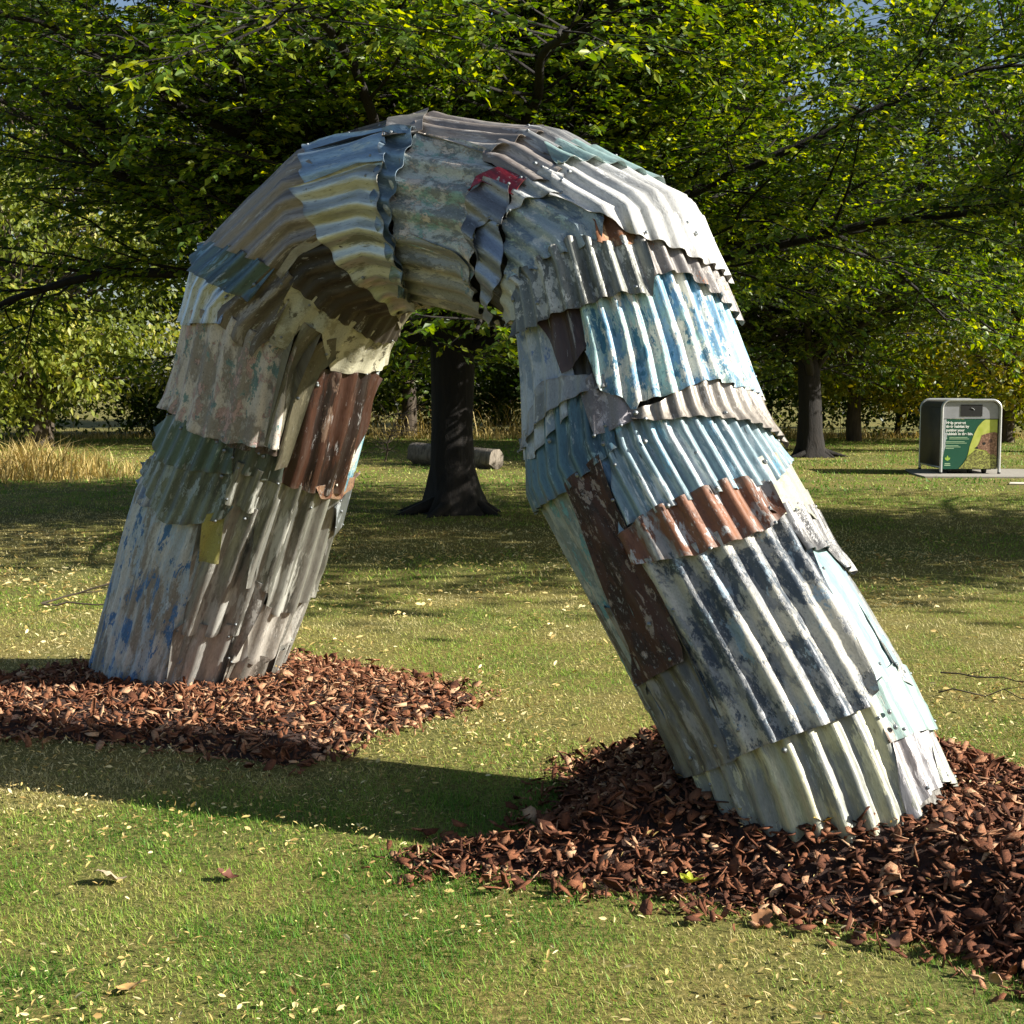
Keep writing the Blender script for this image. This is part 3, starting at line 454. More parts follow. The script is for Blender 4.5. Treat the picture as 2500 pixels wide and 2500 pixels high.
def sheet_interval(poly, ph):
    """S-interval covered by the outline at angle ph"""
    hits = []
    for (s0, p0), (s1, p1) in zip(poly, poly[1:]+poly[:1]):
        if (p0-ph)*(p1-ph) <= 0 and p0 != p1: hits.append(s0+(s1-s0)*(ph-p0)/(p1-p0))
    return (min(hits), max(hits)) if len(hits) > 1 else None
def build_sheet(key, layer, nrib, outline, idx):
    look = LOOK[key]; amp = look[7]; r = np.random.default_rng(100+idx)
    pts = [list(p) for p in outline]
    for p in pts:
        if key in LEFTLOW and p[0] < 2.6: p[0] = max(0., p[0]-1.)
        if key in ('base_cream', 'base_white', 'base_lav') and p[0] > NST-5 and key != 'base_lav': p[0] = NST-1.001
    # tuck low sheets under their neighbours
    ex = max(.012, .035-.004*layer); c = np.mean(pts, axis=0)
    for p in pts:
        d = np.array([(p[0]-c[0])*.31, (p[1]-c[1])*.45]); L = np.linalg.norm(d)+1e-6
        p[0] += d[0]/L*ex/.31; p[1] += d[1]/L*ex/.45
    lo = min(p[1] for p in pts)+1e-4; hi = max(p[1] for p in pts)-1e-4
    n = max(6, int((hi-lo)*nrib/(2*math.pi)*8))
    phs = np.unique(np.concatenate([np.linspace(lo, hi, n), [min(max(p[1], lo), hi) for p in pts]]))
    iv = [sheet_interval([tuple(p) for p in pts], a) for a in phs]
    ok = [k for k, x in enumerate(iv) if x]
    phs = phs[ok]; iv = np.array([iv[k] for k in ok])
    jag = .028 if look[6] > .7 else .006
    iv[:, 0] += (fnoise(phs*14, phs*0+idx, 5)-.5)*jag*3*(1 if jag > .01 else .8); iv[:, 1] += (fnoise(phs*14+50, phs*0+idx, 6)-.5)*jag*3
    span = (iv[:, 1]-iv[:, 0]).max(); m = max(4, int(span/.25)+1)
    t = np.linspace(0, 1, m); S = iv[:, :1]+(iv[:, 1:]-iv[:, :1])*t[None]; PH = np.repeat(phs[:, None], m, 1)
    down = 0 if c[0] < 11.5 else (1 if c[0] > 15 else -1)
    lift = r.uniform(.006, .014) if key not in BOLD else r.uniform(.013, .020)
    lf = lift*(1-t)**2 if down == 0 else (lift*t**2 if down == 1 else lift*1.1*(2*t-1)**4)
    k = nrib*PH+ (0.0 if nrib in (40,) else r.uniform(0, 6))
    w = np.sin(k); w = np.sign(w)*np.abs(w)**.85
    warp = .012*(fnoise(PH*2.2+idx*3.7, S*.9+idx, 40)-.5)+.006*(vnoise(PH*7+idx*1.7, S*3+idx, 44)-.5)
    curl = .010*((PH-phs.mean())/max(hi-lo, .1)*2)**4*r.uniform(0, 1.)
    base = skin(S)+layer*STEP
    off = base+amp*w+lf[None]+warp+curl
    SHOFF[key] = (layer*STEP, amp)
    V = surf(S, PH, off); W = surf(S, PH, off-.0026)
    np_, mm = S.shape; v = np.concatenate([V.reshape(-1, 3), W.reshape(-1, 3)])-np.array(ARCH_BASE)
    i = np.arange(np_-1)[:, None]*mm; j = np.arange(mm-1)[None]; q = np.stack([i+j, i+j+1, i+mm+j+1, i+mm+j], -1).reshape(-1, 4)
    N = np_*mm
    ring = np.concatenate([np.arange(mm), np.arange(1, np_)*mm+mm-1, (np_-1)*mm+np.arange(mm-2, -1, -1), np.arange(np_-2, 0, -1)*mm])
    rn = np.roll(ring, -1); rim = np.stack([ring, ring+N, rn+N, rn], 1)
    u = np.stack([PH*.45, np.interp(S, np.arange(NST), SLEN)], -1).reshape(-1, 2)
    ew = np.minimum(np.minimum(S-iv[:, :1], iv[:, 1:]-S)*.3, np.minimum(PH-phs[0], phs[-1]-PH)*.45); ew = np.clip(1-ew/.03, 0, 1).ravel(); rg = w.ravel()
    me = np_mesh('corrugated_sheet', v, [q, q[:, ::-1]+N, rim], True, {'edge': np.concatenate([ew, ew]), 'ridge': np.concatenate([rg, rg])}, uv=np.concatenate([u, u]), sharp=math.radians(62))
    o = link('corrugated_sheet', me, arch, sheet_mat(look[:7]))
    if look[8]: o['label'] = look[8]
    SHOBJ[key] = o
    # fixings near the corners, on rib crests
    if len(phs) > 12 and key not in ('white_edge', 'flange', 'blue_thin'):
        for a, b in ((.09, .12), (.5, .9), (.88, .14), (.9, .88), (.12, .86)):
            if r.random() > .45: continue
            ci = int(a*(np_-1)); win = slice(max(0, ci-5), ci+6); ci = max(0, ci-5)+int(np.argmax(w[win, 0])); ri = int(round(b*(mm-1)))
            EXTRA.append((o, float(S[ci, ri]), float(PH[ci, ri]), float(off[ci, ri])))
for i, (key, layer, nrib, outline) in enumerate(SHEETS): build_sheet(key, layer, nrib, outline, i)
def build_lining():
    ph = np.linspace(0, 2*np.pi, 40*6, endpoint=False); S = np.linspace(.05, NST-1.05, 76)
    Sg, Pg = np.meshgrid(S, ph, indexing='ij'); off = skin(Sg)-.026+.008*np.sin(40*Pg)
    v = surf(Sg, Pg, off).reshape(-1, 3)-np.array(ARCH_BASE); n, k = Sg.shape
    i = np.arange(n-1)[:, None]*k; j = np.arange(k)[None]; j2 = (j+1) % k
    u = np.stack([Pg*.45, np.interp(Sg, np.arange(NST), SLEN)], -1).reshape(-1, 2)
    me = np_mesh('under_skin', v, np.stack([i+j, i+j2, i+k+j2, i+k+j], -1).reshape(-1, 4), True, uv=u)
    o = link('under_skin', me, arch, sheet_mat(('5d5a54 45423d 77736b', (.4, .2), 5, .3, .3, .5, .3)))
    o['label'] = 'dark grey corrugated skin showing in the gaps'
build_lining()
def screw_mesh():
    prof = [(.0, .006), (.004, .0058), (.0062, .0035), (.0066, .0016), (.0105, .0014), (.0112, 0.), (.0105, -.004)]
    k = 10; v = [(0, 0, prof[0][1])]; f3 = []; f4 = []
    for r_, z in prof[1:]:
        for q in range(k): a = 2*math.pi*q/k; v.append((r_*math.cos(a), r_*math.sin(a), z))
    for q in range(k): f3.append((0, 1+q, 1+(q+1) % k))
    for l in range(len(prof)-2):
        for q in range(k): f4.append((1+l*k+q, 1+(l+1)*k+q, 1+(l+1)*k+(q+1) % k, 1+l*k+(q+1) % k))
    return np_mesh('screw', v, [np.array(f3), np.array(f4)], True)
SCREW_ME = screw_mesh(); SCREW_ME.materials.append(simple_mat('zinc_screw', '858a8c', .45, .6, .3, 90))
for key, S, ph in SCREWS:
    base, amp = SHOFF[key]; p = surf(np.array([S]), np.array([ph]), np.array([skin(S)+base+amp*.9+.004]))[0]; q = surf(np.array([S]), np.array([ph]), np.array([-.15]))[0]
    o = link('screw', SCREW_ME, SHOBJ[key], None, Vector(p)-ARCH_BASE)
    o.rotation_euler = Vector(p-q).to_track_quat('Z', 'Y').to_euler(); o.scale = (.85, .85, .85)

for par, S, ph, of in EXTRA:
    p = surf(np.array([S]), np.array([ph]), np.array([of+.001]))[0]; q = surf(np.array([S]), np.array([ph]), np.array([-.15]))[0]
    o = link('screw', SCREW_ME, par, None, Vector(p)-ARCH_BASE); o.rotation_euler = Vector(p-q).to_track_quat('Z', 'Y').to_euler(); o.scale = (.62, .62, .62)

# ------------------------------------------------------------------ foliage helpers
def leaf_mat(name, dark, mid, light, trans=.45, rough=.42):
    m, nt, b = new_mat(name); at = node(nt, 'ShaderNodeAttribute', attribute_name='tint')
    c = ramp(nt, at.outputs['Fac'], [(0., hexc(dark)), (.55, hexc(mid)), (1., hexc(light))])
    nt.links.new(c, b.inputs['Base Color']); b.inputs['Roughness'].default_value = rough; b.inputs['Specular IOR Level'].default_value = .4
    tr = node(nt, 'ShaderNodeBsdfTranslucent'); hs = node(nt, 'ShaderNodeHueSaturation'); hs.inputs['Saturation'].default_value = 1.15; hs.inputs['Value'].default_value = 1.5
    hs.inputs['Hue'].default_value = .485
    nt.links.new(c, hs.inputs['Color']); nt.links.new(hs.outputs[0], tr.inputs[0])
    mx = node(nt, 'ShaderNodeMixShader'); mx.inputs[0].default_value = trans
    nt.links.new(b.outputs[0], mx.inputs[1]); nt.links.new(tr.outputs[0], mx.inputs[2]); nt.links.new(mx.outputs[0], nt.nodes['Material Output'].inputs[0])
    return m
LEAF_T = np.array([(0, 0, 0), (.34, .24, .05), (.72, .19, .03), (1, 0, -.08), (.72, -.19, .03), (.34, -.24, .05)])
LEAF_F = np.array([(0, 3, 2, 1), (0, 5, 4, 3)])
DIA_T = np.array([(0, 0, 0), (.45, .27, .06), (1, 0, -.05), (.45, -.27, .06)]); DIA_F = np.array([(0, 2, 1), (0, 3, 2)])
def leaves_mesh(name, pos, dirs, size, tint, fine=True, up=None, r=rng, roll=.7, wid=1.):
    n = len(pos); d = dirs/(np.linalg.norm(dirs, axis=1)[:, None]+1e-9)
    z = np.tile(np.array([0, 0, 1.]), (n, 1)) if up is None else up
    z = z+r.normal(0, roll, (n, 3)); s = np.cross(z, d); s /= np.linalg.norm(s, axis=1)[:, None]+1e-9; nn = np.cross(d, s)
    T, Fc = (LEAF_T, LEAF_F) if fine else (DIA_T, DIA_F)
    v = pos[:, None]+size[:, None, None]*(T[None, :, 0:1]*d[:, None]+T[None, :, 1:2]*(s*(wid if np.isscalar(wid) else wid[:, None]))[:, None]+T[None, :, 2:3]*nn[:, None])
    f = (Fc[None]+np.arange(n)[:, None, None]*len(T)).reshape(-1, Fc.shape[1])
    return np_mesh(name, v.reshape(-1, 3), f, False, {'tint': np.repeat(tint, len(T))})
def leaves_two(name, P, D, SZ, TI, near, r):
    """one crown mesh: six-point leaves where near, four-point leaves elsewhere"""
    V = []; A = []; F = []; b = 0
    for m, (T, Fc) in ((near, (LEAF_T, LEAF_F)), (~near, (DIA_T, DIA_F))):
        n = int(m.sum())
        if not n: continue
        d = D[m]/(np.linalg.norm(D[m], axis=1)[:, None]+1e-9); z = np.array([[0, 0, 1.]])+r.normal(0, .7, (n, 3)); s = np.cross(z, d); s /= np.linalg.norm(s, axis=1)[:, None]+1e-9; nn = np.cross(d, s)
        V.append((P[m][:, None]+SZ[m][:, None, None]*(T[None, :, 0:1]*d[:, None]+T[None, :, 1:2]*s[:, None]+T[None, :, 2:3]*nn[:, None])).reshape(-1, 3))
        F.append((Fc[None]+b+np.arange(n)[:, None, None]*len(T)).reshape(-1, Fc.shape[1])); A.append(np.repeat(TI[m], len(T))); b += n*len(T)
    return np_mesh(name, np.concatenate(V), F, False, {'tint': np.concatenate(A)})
def bark_mat(name, a, b_, scale=9):
    m, nt, b = new_mat(name); tc = node(nt, 'ShaderNodeTexCoord'); mp = node(nt, 'ShaderNodeMapping'); mp.inputs['Scale'].default_value = (1, 1, .22)
    nt.links.new(tc.outputs['Object'], mp.inputs[0]); n = noise(nt, mp.outputs[0], scale, 6, .7, .8)
    nt.links.new(ramp(nt, n, [(.3, hexc(a)), (.7, hexc(b_))]), b.inputs['Base Color']); b.inputs['Roughness'].default_value = .9
    bump(nt, b, n, .9, .03); return m
BARK = bark_mat('tree_bark', '0c0a08', '241e18'); BARK2 = bark_mat('old_bark', '2a231b', '5c5041')

def grow(p, d, L, step, wob, trop, r):
    pts = [np.array(p, float)]; d = np.array(d, float); d /= np.linalg.norm(d); n = max(3, int(L/step))
    for k in range(n):
        t = k/n; d = d+r.normal(0, wob, 3)+np.array([0, 0, trop*(1-2.6*t) if trop > 0 else trop]); d /= np.linalg.norm(d)
        pts.append(pts[-1]+d*L/n)
    return np.array(pts)

def broadleaf(name, label, cat, loc, seed, trunk_r, fork, reach, nlimb, leaf, mat, dens=1., top=11., rise=(.25, .9), flare=True, zfine=7.8, low_z=1.9, group=None, bark=None, keep=None):
    """a spreading tree: flared trunk, limbs, branches, leafy sprays.  reach(azimuth) -> limb length"""
    r = np.random.default_rng(seed); root = empty(name, (loc[0], loc[1], 0)); tag(root, label, cat, group)
    bm = MB(); bw = MB(); k = 14
    zs = np.array([-.15, 0, .12, .3, .6, 1.1, 1.8, 2.6, fork+.3]); fl = np.array([2.1, 1.75, 1.42, 1.2, 1.07, 1., .97, .95, .9]) if flare else np.linspace(1.15, .9, 9)
    th = np.linspace(0, 2*np.pi, k, endpoint=False); lob = 1+.28*np.cos(th*5+seed)[None]*np.clip(1-zs/.55, 0, 1)[:, None]
    lean = np.cumsum(r.normal(0, .012, (9, 2)), 0)
    R = trunk_r*fl[:, None]*lob*(1+.05*r.normal(size=(9, k)))
    v = np.stack([R*np.cos(th)+lean[:, :1], R*np.sin(th)+lean[:, 1:], np.repeat(zs[:, None], k, 1)], -1)
    i = np.arange(8)[:, None]*k; j = np.arange(k)[None]; j2 = (j+1) % k
    bm.add(v.reshape(-1, 3), np.stack([i+j, i+j2, i+k+j2, i+k+j], -1).reshape(-1, 4))
    if flare:
        for a in np.linspace(0, 2*np.pi, 7)[:-1]+r.uniform(0, .6, 6):
            L = r.uniform(.35, .8)*trunk_r/.28; tt = np.linspace(0, 1, 6); a2 = a+.3*tt*r.normal()
            pp = np.stack([np.cos(a2)*(trunk_r*.9+tt*L), np.sin(a2)*(trunk_r*.9+tt*L), .15-.19*tt], 1); bm.tube(pp, .10*(1-tt*.7), 6)
    P = []; D = []; SZ = []; TI = []
    def spray(p, d, L, big):
        q = grow(p, d, L, .16, .10, -.035, r); 
        if q[-1][2] < low_z: q[:, 2] = np.maximum(q[:, 2], low_z-.25)
        bw.tube(q[[0, -1]], [.0055, .002], 3, False)
        sp = (.052 if not big else .11)/dens; n = max(4, int(L/sp)); t = np.sort(r.uniform(.04, 1, n)); x = t*(len(q)-1); a = np.minimum(x.astype(int), len(q)-2); f = (x-a)[:, None]
        pos = q[a]*(1-f)+q[a+1]*f; dr = q[a+1]-q[a]; dr /= np.linalg.norm(dr, axis=1)[:, None]+1e-9
        side = np.stack([-dr[:, 1], dr[:, 0], np.zeros(n)], 1)*np.where(np.arange(n) % 2, 1, -1)[:, None]
        dd = dr*.75+side*r.uniform(.4, 1.1, n)[:, None]+r.normal(0, .22, (n, 3)); dd[:, 2] -= .25
        P.append(pos); D.append(dd); SZ.append(leaf*r.uniform(.65, 1.25, n)*(1.9 if big else 1)); TI.append(np.clip(r.normal(.5, .22, n)+r.normal(0, .1), 0, 1))
    for l in range(nlimb):
        az = 2*np.pi*(l+r.uniform(-.3, .3))/nlimb*2.618; el = r.uniform(*rise) if l % 4 else r.uniform(1.0, 1.35)
        L = reach(az)*r.uniform(.82, 1.12)/max(.75, math.cos(el*.6))
        if el > .95: L = min(L, top-fork)
        z0 = fork*r.uniform(.72, 1.08); p0 = np.array([lean[-1, 0]*.5, lean[-1, 1]*.5, z0]); d0 = (math.cos(az)*math.cos(el), math.sin(az)*math.cos(el), math.sin(el))
        q = grow(p0, d0, L, .38, .075, .055 if el < .95 else .0, r); q[:, 2] = np.maximum(q[:, 2], low_z+.1)
        n = len(q); rad = trunk_r*.36*(1-np.linspace(0, 1, n)*.9)**1.1+.008; bm.tube(q, rad, 7)
        s = .08*L
        while s < L*.99:
            x = s/L*(n-1); a = min(int(x), n-2); p = q[a]+(q[a+1]-q[a])*(x-a); dr = q[a+1]-q[a]; dr /= np.linalg.norm(dr)
            for sg in ((1, -1) if r.random() < .6 else (r.choice([1, -1]),)):
                ang = sg*r.uniform(.6, 1.25); c, sn = math.cos(ang), math.sin(ang)
                d2 = np.array([dr[0]*c-dr[1]*sn, dr[0]*sn+dr[1]*c, dr[2]*.6+r.uniform(-.28, .38)]); L2 = (L-s)*.34+r.uniform(.7, 1.5)
                if keep is not None and not keep(p+d2*L2*.5+np.array([loc[0], loc[1], 0])): continue
                q2 = grow(p, d2, L2, .22, .09, .045, r); q2[:, 2] = np.maximum(q2[:, 2], low_z)
                q2s = q2[np.unique(np.linspace(0, len(q2)-1, max(3, len(q2)//2)).astype(int))]; bw.tube(q2s, np.linspace(max(.012, rad[a]*.4), .005, len(q2s)), 3, False)
                big = p[2] > zfine; s2 = .25
                while s2 < L2:
                    x2 = s2/L2*(len(q2)-1); b = min(int(x2), len(q2)-2); pp = q2[b]+(q2[b+1]-q2[b])*(x2-b); d3 = q2[b+1]-q2[b]; d3 = d3/np.linalg.norm(d3)
                    ang = r.choice([1, -1])*r.uniform(.5, 1.3); c, sn = math.cos(ang), math.sin(ang)
                    spray(pp, np.array([d3[0]*c-d3[1]*sn, d3[0]*sn+d3[1]*c, d3[2]*.5+r.uniform(-.3, .22)]), r.uniform(.35, .95), big)
                    s2 += (.145 if not big else .30)
            s += r.uniform(.28, .5)
    link('trunk', bm.mesh('trunk', True), root, bark or BARK)
    link('branches', bw.mesh('branches', True), root, bark or BARK)
    P, D, SZ, TI = np.concatenate(P), np.concatenate(D), np.concatenate(SZ), np.concatenate(TI)
    far = np.linalg.norm(P+np.array([loc[0], loc[1], 0]), axis=1) > 11.0
    link('crown', leaves_two('crown', P, D, SZ, TI, ~far, r), root, mat)
    print(name, 'leaves', len(P)); return root

GREEN = leaf_mat('leaf_green', '223a10', '587426', 'b4bc40', .5)
GREEN2 = leaf_mat('leaf_deep', '1e3012', '40551f', '84923a')
YEL = leaf_mat('leaf_yellowing', '3d4f18', '7a842a', 'b8a53a')
WIL = leaf_mat('leaf_pale', '46551f', '84903c', 'c2bb66')

def front_reach(az):   # long towards the camera and the sides, short at the back
    s = math.sin(az)
    return 3.4 if s > .5 else (7.4 if s < -.25 else 8.6)
broadleaf('spreading_tree', 'spreading broadleaf tree with dark flared trunk seen through the arch', 'tree', (-.72, 17.5), 4, .27, 2.8, front_reach, 60, .095, GREEN, 1.35, 11, (.02, .8), keep=lambda p: p[1] < 21.0 and abs(p[0]) < 9.5)
broadleaf('shade_tree', 'leafy tree at the far right edge shading the lawn', 'tree', (10.8, 12.8), 9, .25, 3.0, lambda a: 6.2, 28, .11, GREEN, .9, 9.5, (.1, .8), zfine=5.5)
broadleaf('park_tree', 'tree with straight grey trunk standing left of the litter bin', 'tree', (6.86, 31.6), 17, .26, 2.5, lambda a: 6.0, 22, .13, GREEN2, .9, 11, (.1, .8), zfine=8.5, low_z=1.7)

# ------------------------------------------------------------------ bushes and trees behind the lawn
def clump_tree(name, label, cat, loc, seed, h, w, z0, nclump, nleaf, leaf, mat, trunk=.2, lean=0., group=None, spread=.85, droop=0.):
    r = np.random.default_rng(seed); root = empty(name, (loc[0], loc[1], 0)); tag(root, label, cat, group); bm = MB()
    tt = np.linspace(0, 1, 7); tp = np.stack([lean*tt*h*.5+.06*np.sin(tt*5+seed), .05*np.cos(tt*4), tt*(h*.55)], 1); tp[0, 2] = -.1
    bm.tube(tp, trunk*(1.25-tt*.9), 9)
    P = []; D = []; T = []
    for c in range(nclump):
        u = r.normal(size=3); u /= np.linalg.norm(u); rad = r.uniform(.35, 1)**.6
        cx = np.array([u[0]*w*rad+lean*h*.4, u[1]*w*rad*.8, z0+(h-z0)*.5+u[2]*(h-z0)*.5*rad])
        b = tp[min(6, int(r.uniform(2, 7)))]; mid = (b+cx)/2+r.normal(0, .15, 3)
        bm.tube(np.array([b, mid, cx]), np.array([.16, .09, .03])*trunk+.006, 4)
        m = int(nleaf/nclump*r.uniform(.6, 1.4)); cr = r.uniform(.35, .75)*spread
        q = r.normal(size=(m, 3))*np.array([cr, cr, cr*.6]); P.append(cx+q); dd = q/(.3+np.linalg.norm(q, axis=1)[:, None])+r.normal(0, .6, (m, 3)); dd[:, 2] -= droop; D.append(dd); T.append(np.clip(r.normal(.45, .18, m)+r.normal(0, .14), 0, 1))
    P = np.concatenate(P); D = np.concatenate(D); T = np.concatenate(T); P[:, 2] = np.maximum(P[:, 2], .05)
    link('trunk', bm.mesh('trunk', True), root, BARK2)
    link('crown', leaves_mesh('crown', P, D, leaf*r.uniform(.6, 1.3, len(P)), T, False, r=r, roll=1.2), root, mat)
    return root
BACK = [
 ('willow_tree', 'pale leaning willow at the left edge behind the dry grass', (-12.4, 36.4), 8, 4.6, .5, 90, 40000, .145, WIL, .3, -.12),
 ('bushy_tree', 'yellow-green bushy tree between the willow and the arch', (-7.2, 40), 7.5, 3.3, .6, 50, 14000, .17, YEL, .2, .02),
 ('bushy_tree', 'dark bushy tree seen left of the flared trunk', (-3.4, 45), 9.5, 3.4, .8, 50, 12000, .19, GREEN2, .22, 0.),
 ('bushy_tree', 'dark bushy tree seen right of the flared trunk', (1.6, 46), 9, 3.4, .6, 50, 12000, .19, GREEN2, .22, .03),
 ('bushy_tree', 'green tree behind the right leg of the arch', (5.4, 47), 11, 3.6, .8, 50, 12000, .20, GREEN, .25, 0.),
 ('bushy_tree', 'yellowing tree standing behind the litter bin', (10.2, 41), 6.5, 3.3, .4, 55, 15000, .16, YEL, .2, .02),
 ('bushy_tree', 'yellow-green tree at the right edge behind the litter bin', (14.4, 40), 7.5, 3.4, .4, 50, 14000, .17, YEL, .2, 0.),
 ('tall_tree', 'tall dark tree at the upper left behind the willow', (-17, 50), 21, 6.2, 2.5, 80, 22000, .28, GREEN2, .35, 0.),
 ('tall_tree', 'tall green tree rising behind the bushes on the left', (-8.5, 54), 22, 6.4, 2.5, 80, 22000, .29, GREEN2, .35, 0.),
 ('tall_tree', 'tall tree rising behind the crown of the arch', (-.5, 58), 23, 6.6, 2.5, 80, 22000, .30, GREEN2, .35, 0.),
 ('tall_tree', 'tall tree rising behind the right shoulder of the arch', (8.5, 56), 23, 6.6, 2.5, 80, 22000, .29, GREEN, .35, 0.),
 ('tall_tree', 'tall tree at the upper right behind the litter bin', (17.5, 52), 22, 6.4, 2.0, 80, 22000, .28, GREEN, .35, 0.),
 ('tall_tree', 'dark tree above the willow and the dry grass', (-14.8, 43), 14, 4.8, .9, 75, 24000, .2, GREEN2, .3, .02),
 ('tall_tree', 'dark tree standing behind the left leg of the arch', (-5.9, 38), 13, 4.8, .8, 75, 24000, .19, GREEN2, .28, 0.),
 ('tall_tree', 'dark tree behind the straight grey trunk', (4.4, 39), 13.5, 4.8, 1.0, 75, 24000, .19, GREEN2, .28, 0.),
 ('tall_tree', 'leafy tree above the litter bin', (13.0, 34), 12.5, 4.8, 1.6, 75, 24000, .18, GREEN, .28, .0),
]
for k, (nm, lab, loc, h, w, z0, nc, nl, lf, mt, tr, ln) in enumerate(BACK):
    clump_tree(nm, lab, 'tree', loc, 300+k, h, w, z0, nc, int(nl*.6), lf*1.25, mt, tr, ln, 'trees behind the lawn', droop=.8 if nm == 'willow_tree' else 0)
HEDGE = [(-20, 44, 'at the far left edge'), (-15.5, 45, 'left of the willow trunk'), (-11, 46, 'behind the willow trunk'), (-6, 48, 'left of the fallen log'), (-2.2, 49, 'straight behind the fallen log'), (1.2, 49.5, 'right of the flared trunk'), (4.8, 49, 'behind the right leg'), (8.8, 47, 'left of the litter bin'), (12.6, 45, 'behind the litter bin'), (17, 45, 'at the far right edge')]
for k, (x, y, w_) in enumerate(HEDGE):
    clump_tree('hedge_shrub', 'dark evergreen shrub in the hedge '+w_, 'shrub', (x, y), 500+k, 4.2+.7*math.sin(k*2.1), 2.7, .1, 44, 9000, .18, GREEN2, .09, 0, 'hedge behind the lawn', 1.)

# ------------------------------------------------------------------ grass
def grass_mat(name):
    m, nt, b = new_mat(name); at = node(nt, 'ShaderNodeAttribute', attribute_name='tint')
    c = ramp(nt, at.outputs['Fac'], [(0., hexc('4a7820')), (.33, hexc('84a53a')), (.62, hexc('b3ab5e')), (1., hexc('dfd29c'))])
    nt.links.new(c, b.inputs['Base Color']); b.inputs['Roughness'].default_value = .55; b.inputs['Specular IOR Level'].default_value = .3
    tr = node(nt, 'ShaderNodeBsdfTranslucent'); nt.links.new(c, tr.inputs[0]); mx = node(nt, 'ShaderNodeMixShader'); mx.inputs[0].default_value = .3
    nt.links.new(b.outputs[0], mx.inputs[1]); nt.links.new(tr.outputs[0], mx.inputs[2]); nt.links.new(mx.outputs[0], nt.nodes['Material Output'].inputs[0]); return m
GRASS = grass_mat('grass_blades')
def straw(x, y):
    """0 lush .. 1 dry"""
    f = .55*fnoise(x*.55+3, y*.42, 60, 4)+.45*fnoise(x*2.3, y*2.3, 70, 3)
    dry = np.clip((f-.36)/.3, 0, 1)
    zone = np.interp(y, [3, 4.8, 5.6, 9, 14, 19, 22, 27], [.1, .18, .62, .9, .9, .75, .0, .4])
    return np.clip(.68*dry+.58*zone-.16+.2*np.clip(x-.1, 0, 1)*(y < 5), 0, 1)
def blades(d0, d1, dens, wid, ln, seed, name_only=None):
    r = np.random.default_rng(seed); area_n = int(dens*(d1-d0)*(.80*(d0+d1)/2+1.4))
    y = np.sqrt(r.uniform(d0**2, d1**2, area_n)); x = r.uniform(-1, 1, area_n)*(.40*y+.7)
    ok = (poly_sd(x, y, LBED) < .03) & (poly_sd(x, y, RBED) < .03); ok &= ~((x > 7.3) & (y > 24.2) & (y < 26.6)); ok &= ~((x > 8.1) & (y > 21.6) & (y < 22.9))
    ok &= np.hypot(x+.72, y-17.5) > .5
    x = x[ok]; y = y[ok]; n = len(x); z = hill(x, y)
    tuft = fnoise(x*5, y*5, 33, 2); s = straw(x, y)
    L = ln*r.uniform(.5, 1.4, n)*(.55+.9*tuft)*(1.12-.35*s); a = r.uniform(0, 2*np.pi, n)+2*fnoise(x*3, y*3, 90, 2); tilt = np.clip(r.normal(.95, .35, n)+.25*s, .15, 1.5); dead = r.random(n) < .10+.18*s; tilt = np.where(dead, r.uniform(1.2, 1.5, n), tilt)
    d = np.stack([np.cos(a)*np.sin(tilt), np.sin(a)*np.sin(tilt), np.cos(tilt)], 1); sd_ = np.stack([-np.sin(a), np.cos(a), np.zeros(n)], 1)
    W = wid*r.uniform(.6, 1.3, n); b = np.stack([x, y, z-.004], 1)
    tip = b+d*L[:, None]-np.array([0, 0, 1.])*(L*.06)[:, None]
    v = np.stack([b-sd_*(W*1.25)[:, None], b+sd_*(W*1.25)[:, None], tip], 1)
    t = np.clip(s+r.normal(0, .17, n), 0, 1); t = np.where(dead, r.uniform(.75, 1, n), t)
    return v.reshape(-1, 3), np.repeat(t, 3), n
def build_grass():
    V = []; T = []; q3 = []; b = 0
    for a in ((3.1, 5.6, 23000, .0015, .029, 1), (5.6, 10.5, 7500, .0022, .032, 2), (10.5, 21, 1150, .0053, .042, 3), (21, 46, 200, .011, .055, 4)):
        v, t, n = blades(*a); V.append(v); T.append(t); k = b+np.arange(n)[:, None]*3
        q3.append(np.concatenate([k, k+1, k+2], 1)); b += n*3
    o = link('grass', np_mesh('grass', np.concatenate(V), np.concatenate(q3), False, {'tint': np.concatenate(T)}), None, GRASS)
    tag(o, 'short patchy lawn grass, green to straw yellow', 'grass', kind='stuff'); print('blades', b//5)
build_grass()
DRY = leaf_mat('dry_leaf', '8a6f3c', 'c4ad6a', 'e6d9a4', .15, .7)
